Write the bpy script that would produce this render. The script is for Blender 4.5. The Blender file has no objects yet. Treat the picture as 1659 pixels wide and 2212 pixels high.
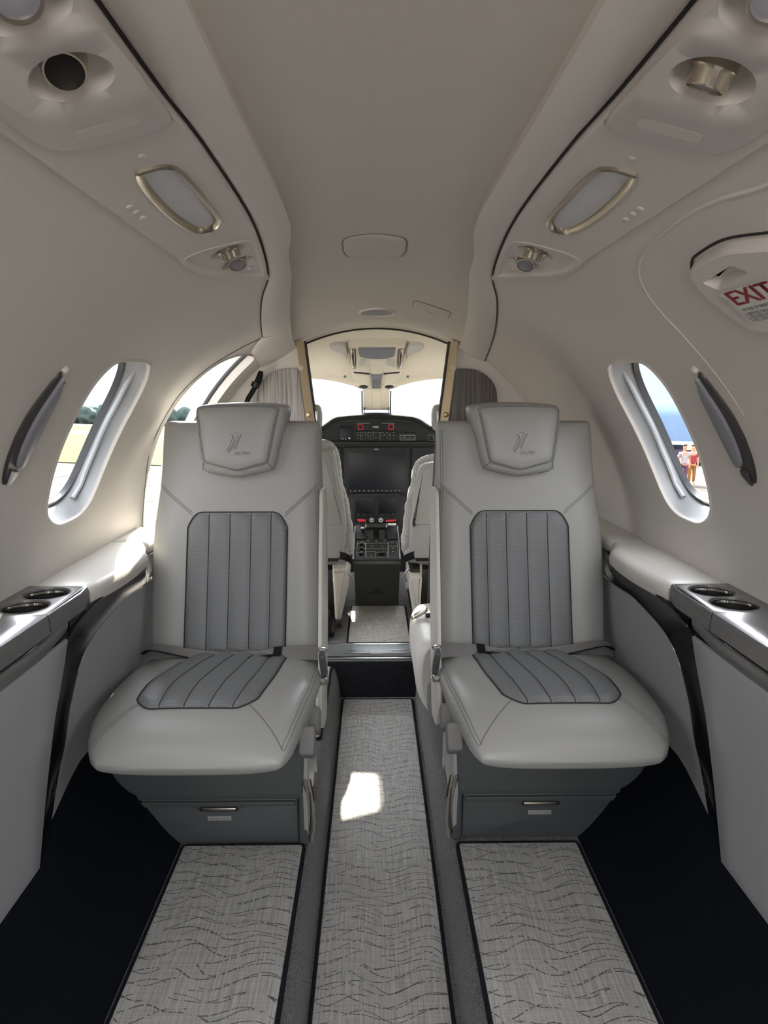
import bpy, bmesh, math, random
import numpy as np
from mathutils import Vector, Matrix
from mathutils.geometry import delaunay_2d_cdt

random.seed(4)
sc = bpy.context.scene
COL = sc.collection
PI = math.pi
R_ = math.radians

# ------------------------------------------------------------------ camera
cd = bpy.data.cameras.new('camera')
cd.sensor_fit = 'VERTICAL'
cd.sensor_height = 36.0
cd.lens = 1534.0 * 36.0 / 2212.0
cd.clip_start = 0.02
cd.clip_end = 3000
cam = bpy.data.objects.new('camera', cd)
cam.location = (-0.015, 0, 1.19)
cam.rotation_euler = (R_(90 - 9.1835), 0, R_(-0.8296))
COL.objects.link(cam)
sc.camera = cam

# ------------------------------------------------------------------ world, sun, exposure
SUN_AZ, SUN_EL, SUN_W = -2.2, 31.2, 20.0
SKY = 1.0
AFT_FILL = 11.0
sdir = Vector((math.sin(R_(SUN_AZ)) * math.cos(R_(SUN_EL)), math.cos(R_(SUN_AZ)) * math.cos(R_(SUN_EL)), math.sin(R_(SUN_EL))))
w = bpy.data.worlds.new('world')
sc.world = w
w.use_nodes = True
nt = w.node_tree
nt.nodes.clear()
tc = nt.nodes.new('ShaderNodeTexCoord')
sx = nt.nodes.new('ShaderNodeSeparateXYZ')
rp = nt.nodes.new('ShaderNodeValToRGB')
rp.color_ramp.elements[0].position = 0.0
rp.color_ramp.elements[0].color = (0.50, 0.58, 0.66, 1)
rp.color_ramp.elements[1].position = 0.50
rp.color_ramp.elements[1].color = (2.4, 2.5, 2.7, 1)
e_ = rp.color_ramp.elements.new(0.13)
e_.color = (0.40, 0.52, 0.68, 1)
e_ = rp.color_ramp.elements.new(0.22)
e_.color = (1.4, 1.5, 1.65, 1)
dt = nt.nodes.new('ShaderNodeVectorMath'); dt.operation = 'DOT_PRODUCT'
dt.inputs[1].default_value = sdir
pw = nt.nodes.new('ShaderNodeMath'); pw.operation = 'POWER'; pw.use_clamp = True
pw.inputs[1].default_value = 20.0
mx = nt.nodes.new('ShaderNodeMath'); mx.operation = 'MULTIPLY_ADD'
mx.inputs[1].default_value = 22.0; mx.inputs[2].default_value = SKY
bg = nt.nodes.new('ShaderNodeBackground')
ow = nt.nodes.new('ShaderNodeOutputWorld')
L_ = nt.links.new
L_(tc.outputs['Generated'], sx.inputs[0]); L_(sx.outputs['Z'], rp.inputs[0])
L_(tc.outputs['Generated'], dt.inputs[0]); L_(dt.outputs['Value'], pw.inputs[0])
L_(pw.outputs[0], mx.inputs[0]); L_(mx.outputs[0], bg.inputs['Strength'])
L_(rp.outputs[0], bg.inputs['Color']); L_(bg.outputs[0], ow.inputs[0])

sl = bpy.data.lights.new('sun', 'SUN')
sl.energy = SUN_W
sl.angle = R_(0.6)
sl.color = (1.0, 0.90, 0.73)
so = bpy.data.objects.new('sun', sl)
so.rotation_euler = sdir.to_track_quat('Z', 'Y').to_euler()
so.location = (0, 30, 40)
COL.objects.link(so)

def area(name, loc, rot, size, size_y, energy, color=(1, 1, 1)):
    l = bpy.data.lights.new(name, 'AREA')
    l.shape = 'RECTANGLE'; l.size = size; l.size_y = size_y
    l.energy = energy; l.color = color
    o = bpy.data.objects.new(name, l)
    o.location = loc; o.rotation_euler = rot
    COL.objects.link(o)
    return o
# unseen fill light added behind the camera to brighten the cabin
area('aft_fill_light', (0, -0.55, 1.40), (R_(52), 0, 0), 0.7, 0.35, AFT_FILL, (1.0, 0.97, 0.93))

sc.view_settings.view_transform = 'Standard'
sc.view_settings.look = 'None'
sc.view_settings.gamma = 1
sc.view_settings.use_curve_mapping = False
sc.view_settings.exposure = 0.72

# ------------------------------------------------------------------ helpers
R0, ZC = 0.74, 0.735            # cabin tube radius, axis height
def W(th, y, off=0.0):          # point on the cabin tube: angle from the top in degrees (right +), station y, off = inward
    a = R_(th); r = R0 - off
    return (r * math.sin(a), y, ZC + r * math.cos(a))
def S2(th): return R_(th) * R0  # angle -> arc metres
def TS(s): return math.degrees(s / R0)
def WS(s, y, off=0.0): return W(TS(s), y, off)

LOC = {}
def lin(c):
    c /= 255.0
    return c / 12.92 if c <= 0.04045 else ((c + 0.055) / 1.055) ** 2.4
def rgb(*c): return tuple(lin(v) for v in c) + (1.0,)

def thing(name, label, cat, loc=(0, 0, 0), group=None, kind=None):
    o = bpy.data.objects.new(name, None)
    o.empty_display_size = 0.05
    o.location = loc
    COL.objects.link(o)
    LOC[o.name] = Vector(loc)
    return tag(o, label, cat, group, kind)
def tag(o, label=None, cat=None, group=None, kind=None):
    if label: o['label'] = label
    if cat: o['category'] = cat
    if group: o['group'] = group
    if kind: o['kind'] = kind
    return o

class M:
    def __init__(s): s.v = []; s.f = []
    def add(s, vf):
        n = len(s.v); v, f = vf
        s.v += [tuple(p) for p in v]
        s.f += [tuple(i + n for i in q) for q in f]
        return s
    def build(s, name, mat, parent=None, sharp=38, weld=1e-5, kind=None, label=None, loc=None):
        org = LOC[parent.name] if parent else Vector(loc or (0, 0, 0))
        me = bpy.data.meshes.new(name)
        bm = bmesh.new()
        vs = [bm.verts.new(Vector(p) - org) for p in s.v]
        for q in s.f:
            if len(set(q)) < 3: continue
            try: bm.faces.new([vs[i] for i in q])
            except ValueError: pass
        if weld: bmesh.ops.remove_doubles(bm, verts=bm.verts, dist=weld)
        bmesh.ops.recalc_face_normals(bm, faces=bm.faces)
        bm.to_mesh(me); bm.free()
        me.polygons.foreach_set('use_smooth', [True] * len(me.polygons))
        if sharp < 180: me.set_sharp_from_angle(angle=R_(sharp))
        me.materials.append(mat)
        o = bpy.data.objects.new(name, me)
        COL.objects.link(o)
        if parent: o.parent = parent
        else: o.location = org
        LOC[o.name] = org
        if kind: o['kind'] = kind
        if label: o['label'] = label
        return o
def mk(name, vf, mat, parent=None, **k): return M().add(vf).build(name, mat, parent, **k)

def loft(rings, closed=True, caps=True):
    n = len(rings[0]); v = []; f = []
    for r in rings: v += list(r)
    for i in range(len(rings) - 1):
        for j in range(n if closed else n - 1):
            a = i * n + j; b = i * n + (j + 1) % n
            f.append((a, b, b + n, a + n))
    if caps and closed:
        f.append(tuple(range(n))); f.append(tuple(range((len(rings) - 1) * n, len(rings) * n)))
    return v, f
def mir(vf, sgn):
    if sgn > 0: return vf
    return [(-p[0], p[1], p[2]) for p in vf[0]], vf[1]
def spline(pts, n=8, closed=False):
    pts = [Vector(p) for p in pts]; out = []
    N = len(pts)
    for i in range(N if closed else N - 1):
        if closed: p0, p1, p2, p3 = pts[i - 1], pts[i], pts[(i + 1) % N], pts[(i + 2) % N]
        else: p0, p1, p2, p3 = pts[max(i - 1, 0)], pts[i], pts[i + 1], pts[min(i + 2, N - 1)]
        for k in range(n):
            t = k / n
            out.append(0.5 * ((2 * p1) + (p2 - p0) * t + (2 * p0 - 5 * p1 + 4 * p2 - p3) * t * t + (3 * p1 - p0 - 3 * p2 + p3) * t ** 3))
    if not closed: out.append(pts[-1])
    return [tuple(p) for p in out]
def resample(pts, n, closed=False):
    P = [Vector(p) for p in pts]
    if closed: P = P + [P[0]]
    d = [0.0]
    for a, b in zip(P, P[1:]): d.append(d[-1] + (b - a).length)
    out = []; j = 0
    m = n if closed else n - 1
    for i in range(n):
        t = d[-1] * i / m
        while j < len(d) - 2 and d[j + 1] < t: j += 1
        L = d[j + 1] - d[j]
        out.append(tuple(P[j].lerp(P[j + 1], (t - d[j]) / L if L > 0 else 0)))
    return out
def tube(path, r, n=8, closed=False, caps=True, ry=None):
    P = [Vector(p) for p in path]; N = len(P); rings = []
    up = None
    for i in range(N):
        if closed: t = P[(i + 1) % N] - P[i - 1]
        else: t = P[min(i + 1, N - 1)] - P[max(i - 1, 0)]
        t.normalize()
        if up is None:
            up = Vector((0, 0, 1)) if abs(t.z) < 0.9 else Vector((1, 0, 0))
        up = (up - t * up.dot(t)).normalized()
        sd = t.cross(up)
        rr = r[i] if isinstance(r, (list, tuple)) else r
        rings.append([tuple(P[i] + sd * math.cos(2 * PI * k / n) * rr + up * math.sin(2 * PI * k / n) * (ry or rr)) for k in range(n)])
    if closed: rings.append(rings[0])
    return loft(rings, True, caps and not closed)
def area2(p): return 0.5 * sum(a[0] * b[1] - b[0] * a[1] for a, b in zip(p, p[1:] + p[:1]))
def ccw(p):
    p = [tuple(q) for q in p]
    return p if area2(p) > 0 else p[::-1]
def roundpoly(pts, r, n=6):
    out = []; N = len(pts)
    for i in range(N):
        p = Vector(pts[i][:2]); a = Vector(pts[i - 1][:2]) - p; b = Vector(pts[(i + 1) % N][:2]) - p
        rr = r[i] if isinstance(r, (list, tuple)) else r
        if rr <= 0: out.append(tuple(p)); continue
        d = min(rr, a.length * 0.48, b.length * 0.48)
        p1 = p + a.normalized() * d; p2 = p + b.normalized() * d
        for k in range(n + 1):
            t = k / n
            out.append(tuple(p1 * (1 - t) ** 2 + p * 2 * t * (1 - t) + p2 * t * t))
    return out
def inset(p, d):
    p = ccw(p); N = len(p); out = []
    for i in range(N):
        a = Vector(p[i]) - Vector(p[i - 1]); b = Vector(p[(i + 1) % N]) - Vector(p[i])
        if a.length < 1e-9: a = b
        if b.length < 1e-9: b = a
        na = Vector((-a.y, a.x)).normalized(); nb = Vector((-b.y, b.x)).normalized()
        m = na + nb
        if m.length < 1e-6: m = na
        m.normalize()
        out.append(tuple(Vector(p[i]) + m * d / max(0.5, m.dot(na))))
    return out
def pip(pts, poly):
    x = pts[:, 0]; y = pts[:, 1]; ins = np.zeros(len(pts), bool)
    P = np.array(poly); Q = np.roll(P, -1, 0)
    for (x1, y1), (x2, y2) in zip(P, Q):
        if y1 == y2: continue
        c = ((y1 > y) != (y2 > y)) & (x < (x2 - x1) * (y - y1) / (y2 - y1) + x1)
        ins ^= c
    return ins
def fill(outer, holes=(), step=0.03):
    loops = [list(outer)] + [list(h) for h in holes]
    V = []; E = []
    for l in loops:
        n0 = len(V); V += [Vector(q[:2]) for q in l]
        E += [(n0 + i, n0 + (i + 1) % len(l)) for i in range(len(l))]
    A = np.array([tuple(v) for v in V])
    lo, hi = A.min(0), A.max(0)
    gx = np.arange(lo[0] + step / 2, hi[0], step); gy = np.arange(lo[1] + step / 2, hi[1], step)
    if len(gx) and len(gy):
        G = np.array([(a, b) for a in gx for b in gy])
        ok = pip(G, loops[0])
        for h in loops[1:]: ok &= ~pip(G, h)
        G = G[ok]
        if len(G):
            md = np.full(len(G), 1e9)
            for l in loops:
                P = np.array([q[:2] for q in l]); Q = np.roll(P, -1, 0)
                for a, b in zip(P, Q):
                    ab = b - a; L2 = (ab ** 2).sum()
                    t = np.clip(((G - a) @ ab) / L2, 0, 1) if L2 > 0 else np.zeros(len(G))
                    md = np.minimum(md, np.hypot(*(G - (a + t[:, None] * ab)).T))
            V += [Vector(g) for g in G[md > 0.4 * step]]
    vo, eo, fo = delaunay_2d_cdt(V, E, [], 0, 1e-7)[:3]
    C = np.array([[sum(vo[i][k] for i in f) / len(f) for k in (0, 1)] for f in fo])
    ok = pip(C, loops[0])
    for h in loops[1:]: ok &= ~pip(C, h)
    return [tuple(v) for v in vo], [tuple(f) for f, k in zip(fo, ok) if k]
def densify(p, step):
    out = []
    for a, b in zip(p, p[1:] + p[:1]):
        n = max(1, int(math.hypot(b[0] - a[0], b[1] - a[1]) / (1.5 * step)))
        out += [(a[0] + (b[0] - a[0]) * k / n, a[1] + (b[1] - a[1]) * k / n) for k in range(n)]
    return out
def patch(outline, mapf, h=0.0, bev=0.0, holes=(), step=0.03, base=-0.002):
    o = densify(ccw(outline), step); m = M()
    holes = [densify(list(h), step) for h in holes] if step > 0.03 else holes
    if bev > 0:
        r1 = inset(o, bev * 0.3); r2 = inset(o, bev)
        m.add(loft([[mapf(a, b, base) for a, b in o], [mapf(a, b, base + (h - base) * 0.75) for a, b in r1], [mapf(a, b, h) for a, b in r2]], True, False))
        o = r2
    v, f = fill(o, holes, step)
    m.add(([mapf(a, b, h) for a, b in v], f))
    return m.v, m.f
def slab(poly, mapf, t0, t1, bev=0.0):    # polygon with thickness between offsets t0 (back) and t1 (front)
    o = ccw(poly)
    rings = [[mapf(a, b, t0) for a, b in o]]
    if bev > 0:
        i1 = inset(o, bev * 0.3); i2 = inset(o, bev)
        rings += [[mapf(a, b, t1 - bev) for a, b in o], [mapf(a, b, t1 - bev * 0.3) for a, b in i1], [mapf(a, b, t1) for a, b in i2]]
    else: rings.append([mapf(a, b, t1) for a, b in o])
    return loft(rings, True, True)
def XY(z): return lambda a, b, o=0: (a, b, z + o)
def XZ(y): return lambda a, b, o=0: (a, y - o, b)          # offsets towards the cabin's rear
def YZ(x, s=1): return lambda a, b, o=0: (x + s * o, a, b)
def rbox(c, size, bev=0.004, rot=None, seg=2):
    bm = bmesh.new()
    bmesh.ops.create_cube(bm, size=1.0, matrix=Matrix.Diagonal((*size, 1)))
    if bev > 0:
        bmesh.ops.bevel(bm, geom=list(bm.edges), offset=min(bev, min(size) * 0.45), segments=seg, profile=0.5, affect='EDGES')
    T = Matrix.Translation(c) @ (rot.to_4x4() if rot else Matrix.Identity(4))
    bm.transform(T)
    bm.verts.index_update()
    vf = ([tuple(v.co) for v in bm.verts], [tuple(v.index for v in f.verts) for f in bm.faces])
    bm.free()
    return vf
def rotm(x=0, y=0, z=0):
    return Matrix.Rotation(R_(z), 3, 'Z') @ Matrix.Rotation(R_(y), 3, 'Y') @ Matrix.Rotation(R_(x), 3, 'X')
def lathe(prof, org, axis, n=28, caps=False):
    q = Vector(axis).normalized().to_track_quat('Z', 'Y'); o = Vector(org)
    rings = [[tuple(o + q @ Vector((r * math.cos(2 * PI * k / n), r * math.sin(2 * PI * k / n), h))) for k in range(n)] for r, h in prof]
    return loft(rings, True, caps)
def sup(a, b, n, k=40, cx=0, cy=0, a0=0):
    out = []
    for i in range(k):
        t = 2 * PI * i / k + a0; c, s = math.cos(t), math.sin(t)
        out.append((cx + a * math.copysign(abs(c) ** (2 / n), c), cy + b * math.copysign(abs(s) ** (2 / n), s)))
    return out
def ell(cx, cy, a, b, n=32): return [(cx + a * math.cos(2 * PI * i / n), cy + b * math.sin(2 * PI * i / n)) for i in range(n)]
def interp(tab, x):
    if x <= tab[0][0]: return tab[0][1]
    for (a, b), (c, d) in zip(tab, tab[1:]):
        if x <= c: return b + (d - b) * (x - a) / (c - a)
    return tab[-1][1]
def smooth_tab(tab, n=10):
    return [(p[0], p[1]) for p in spline([(a, b, 0) for a, b in tab], n)]
def text2(s, size, shear=0.0, align='CENTER'):
    cu = bpy.data.curves.new('txt', 'FONT'); cu.body = s; cu.size = size; cu.shear = shear
    cu.align_x = align; cu.align_y = 'CENTER'; cu.resolution_u = 3
    o = bpy.data.objects.new('txt', cu); COL.objects.link(o)
    dg = bpy.context.evaluated_depsgraph_get()
    me = o.evaluated_get(dg).to_mesh()
    vf = ([(v.co.x, v.co.y) for v in me.vertices], [tuple(p.vertices) for p in me.polygons])
    o.evaluated_get(dg).to_mesh_clear()
    bpy.data.objects.remove(o); bpy.data.curves.remove(cu)
    return vf
def mapped(v2f, mapf): return [mapf(a, b) for a, b in v2f[0]], v2f[1]

# ------------------------------------------------------------------ materials
def mat(name, col, rough=0.5, metal=0.0, var=None, vscale=30, bump=0.0, bscale=400, spec=0.5, stretch=None, coat=0.0, bdist=0.001, sheen=0.0):
    m = bpy.data.materials.new(name); m.use_nodes = True
    nt = m.node_tree; b = nt.nodes['Principled BSDF']
    b.inputs['Roughness'].default_value = rough
    b.inputs['Metallic'].default_value = metal
    b.inputs['Specular IOR Level'].default_value = spec
    b.inputs['Coat Weight'].default_value = coat
    b.inputs['Coat Roughness'].default_value = 0.05
    if sheen: b.inputs['Sheen Weight'].default_value = sheen
    b.inputs['Base Color'].default_value = col
    tc = nt.nodes.new('ShaderNodeTexCoord'); src = tc.outputs['Object']
    if stretch:
        mp = nt.nodes.new('ShaderNodeMapping'); mp.inputs['Scale'].default_value = stretch
        nt.links.new(src, mp.inputs[0]); src = mp.outputs[0]
    if var:
        n = nt.nodes.new('ShaderNodeTexNoise'); n.inputs['Scale'].default_value = vscale; n.inputs['Detail'].default_value = 5
        r = nt.nodes.new('ShaderNodeValToRGB')
        r.color_ramp.elements[0].position = 0.3; r.color_ramp.elements[0].color = col
        r.color_ramp.elements[1].position = 0.7; r.color_ramp.elements[1].color = var
        nt.links.new(src, n.inputs[0]); nt.links.new(n.outputs[0], r.inputs[0]); nt.links.new(r.outputs[0], b.inputs['Base Color'])
    if bump > 0:
        n2 = nt.nodes.new('ShaderNodeTexNoise'); n2.inputs['Scale'].default_value = bscale; n2.inputs['Detail'].default_value = 3
        bp = nt.nodes.new('ShaderNodeBump'); bp.inputs['Strength'].default_value = bump; bp.inputs['Distance'].default_value = bdist
        nt.links.new(src, n2.inputs[0]); nt.links.new(n2.outputs[0], bp.inputs['Height']); nt.links.new(bp.outputs[0], b.inputs['Normal'])
    return m
def mathn(nt, op, a, b=None, clamp=False):
    n = nt.nodes.new('ShaderNodeMath'); n.operation = op; n.use_clamp = clamp
    for i, q in enumerate((a, b)):
        if q is None: continue
        if isinstance(q, (int, float)): n.inputs[i].default_value = q
        else: nt.links.new(q, n.inputs[i])
    return n.outputs[0]
def mat_weave(name, base, light, line, lines=True):   # woven vinyl mat: fine threads and wavy broken dark lines running across
    m = bpy.data.materials.new(name); m.use_nodes = True
    nt = m.node_tree; b = nt.nodes['Principled BSDF']; b.inputs['Roughness'].default_value = 0.62
    b.inputs['Specular IOR Level'].default_value = 0.3
    tc = nt.nodes.new('ShaderNodeTexCoord'); sp = nt.nodes.new('ShaderNodeSeparateXYZ'); nt.links.new(tc.outputs['Object'], sp.inputs[0])
    X, Y = sp.outputs[0], sp.outputs[1]
    def noise(sc3, scale, detail=2):
        mp = nt.nodes.new('ShaderNodeMapping'); mp.inputs['Scale'].default_value = sc3
        nt.links.new(tc.outputs['Object'], mp.inputs[0])
        n = nt.nodes.new('ShaderNodeTexNoise'); n.inputs['Scale'].default_value = scale; n.inputs['Detail'].default_value = detail
        nt.links.new(mp.outputs[0], n.inputs[0]); return n.outputs[0]
    n1 = noise((260, 10, 1), 1.0); n2 = noise((8, 420, 1), 1.0)
    th = mathn(nt, 'ADD', mathn(nt, 'MULTIPLY', n1, 0.62), mathn(nt, 'MULTIPLY', n2, 0.38))
    r = nt.nodes.new('ShaderNodeValToRGB')
    r.color_ramp.elements[0].position = 0.36; r.color_ramp.elements[0].color = base
    r.color_ramp.elements[1].position = 0.64; r.color_ramp.elements[1].color = light
    nt.links.new(th, r.inputs[0])
    out = r.outputs[0]
    if lines:
        big = noise((1, 1, 1), 7.0, 1)
        tot = None
        for k, (ax, ph, per) in enumerate(((0.012, 0.0, 0.031), (-0.014, 2.1, 0.036))):
            sn = mathn(nt, 'SINE', mathn(nt, 'ADD', mathn(nt, 'MULTIPLY', X, 34.0 + 9 * k), mathn(nt, 'ADD', mathn(nt, 'MULTIPLY', big, 3.0), ph)))
            p = mathn(nt, 'ADD', Y, mathn(nt, 'MULTIPLY', sn, ax))
            p = mathn(nt, 'ADD', p, mathn(nt, 'MULTIPLY', big, 0.06))
            fr = mathn(nt, 'FRACT', mathn(nt, 'MULTIPLY', p, 1.0 / per))
            d = mathn(nt, 'ABSOLUTE', mathn(nt, 'SUBTRACT', fr, 0.5))
            ln = mathn(nt, 'LESS_THAN', d, 0.0011 / per)
            tot = ln if tot is None else mathn(nt, 'MAXIMUM', tot, ln)
        dash = mathn(nt, 'GREATER_THAN', noise((1, 0.4, 1), 230.0, 1), 0.43)
        pres = mathn(nt, 'GREATER_THAN', noise((1, 3, 1), 9.0, 1), 0.38)
        tot = mathn(nt, 'MULTIPLY', mathn(nt, 'MULTIPLY', tot, dash), pres)
        mixn = nt.nodes.new('ShaderNodeMix'); mixn.data_type = 'RGBA'
        nt.links.new(mathn(nt, 'MULTIPLY', tot, 0.9), mixn.inputs[0]); nt.links.new(out, mixn.inputs[6]); mixn.inputs[7].default_value = line
        out = mixn.outputs[2]
    nt.links.new(out, b.inputs['Base Color'])
    bp = nt.nodes.new('ShaderNodeBump'); bp.inputs['Strength'].default_value = 0.35; bp.inputs['Distance'].default_value = 0.001
    nt.links.new(th, bp.inputs['Height']); nt.links.new(bp.outputs[0], b.inputs['Normal'])
    return m
def mat_stripe(name, stops, scale, rough=0.5):        # vertical reed pattern: bands that change along x only
    m = bpy.data.materials.new(name); m.use_nodes = True
    nt = m.node_tree; b = nt.nodes['Principled BSDF']; b.inputs['Roughness'].default_value = rough
    tc = nt.nodes.new('ShaderNodeTexCoord'); mp = nt.nodes.new('ShaderNodeMapping'); mp.inputs['Scale'].default_value = (scale, 0.0, scale * 0.008)
    n = nt.nodes.new('ShaderNodeTexNoise'); n.inputs['Scale'].default_value = 1.0; n.inputs['Detail'].default_value = 4; n.inputs['Roughness'].default_value = 0.75
    r = nt.nodes.new('ShaderNodeValToRGB')
    els = r.color_ramp.elements
    els[0].position, els[0].color = stops[0]; els[1].position, els[1].color = stops[-1]
    for p, c in stops[1:-1]:
        q = els.new(p); q.color = c
    nt.links.new(tc.outputs['Object'], mp.inputs[0]); nt.links.new(mp.outputs[0], n.inputs[0]); nt.links.new(n.outputs[0], r.inputs[0]); nt.links.new(r.outputs[0], b.inputs['Base Color'])
    return m
def mat_perf(name, col, hole, axes, pitch=0.0052):    # leather with a fine grid of punched holes
    m = mat(name, col, 0.5, bump=0.12, bscale=500)
    nt = m.node_tree; b = nt.nodes['Principled BSDF']
    tc = nt.nodes.new('ShaderNodeTexCoord'); sp = nt.nodes.new('ShaderNodeSeparateXYZ'); nt.links.new(tc.outputs['Object'], sp.inputs[0])
    u, v = sp.outputs[axes[0]], sp.outputs[axes[1]]
    vi = mathn(nt, 'MULTIPLY', v, 1 / pitch)
    row = mathn(nt, 'MULTIPLY', mathn(nt, 'MODULO', mathn(nt, 'FLOOR', vi), 2), 0.5)
    fu = mathn(nt, 'SUBTRACT', mathn(nt, 'FRACT', mathn(nt, 'ADD', mathn(nt, 'MULTIPLY', u, 1 / pitch), row)), 0.5)
    fv = mathn(nt, 'SUBTRACT', mathn(nt, 'FRACT', vi), 0.5)
    d = mathn(nt, 'ADD', mathn(nt, 'MULTIPLY', fu, fu), mathn(nt, 'MULTIPLY', fv, fv))
    dot = mathn(nt, 'LESS_THAN', d, 0.03)
    mixn = nt.nodes.new('ShaderNodeMix'); mixn.data_type = 'RGBA'
    nt.links.new(dot, mixn.inputs[0]); mixn.inputs[6].default_value = col; mixn.inputs[7].default_value = hole
    nt.links.new(mixn.outputs[2], b.inputs['Base Color'])
    return m
def mat_glass(name, tint=(1, 1, 1, 1), refl=0.06):
    m = bpy.data.materials.new(name); m.use_nodes = True
    nt = m.node_tree; nt.nodes.clear()
    t = nt.nodes.new('ShaderNodeBsdfTransparent'); t.inputs[0].default_value = tint
    g = nt.nodes.new('ShaderNodeBsdfGlossy'); g.inputs['Roughness'].default_value = 0.02
    mx = nt.nodes.new('ShaderNodeMixShader'); mx.inputs[0].default_value = refl
    o = nt.nodes.new('ShaderNodeOutputMaterial')
    nt.links.new(t.outputs[0], mx.inputs[1]); nt.links.new(g.outputs[0], mx.inputs[2]); nt.links.new(mx.outputs[0], o.inputs[0])
    return m

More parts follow.
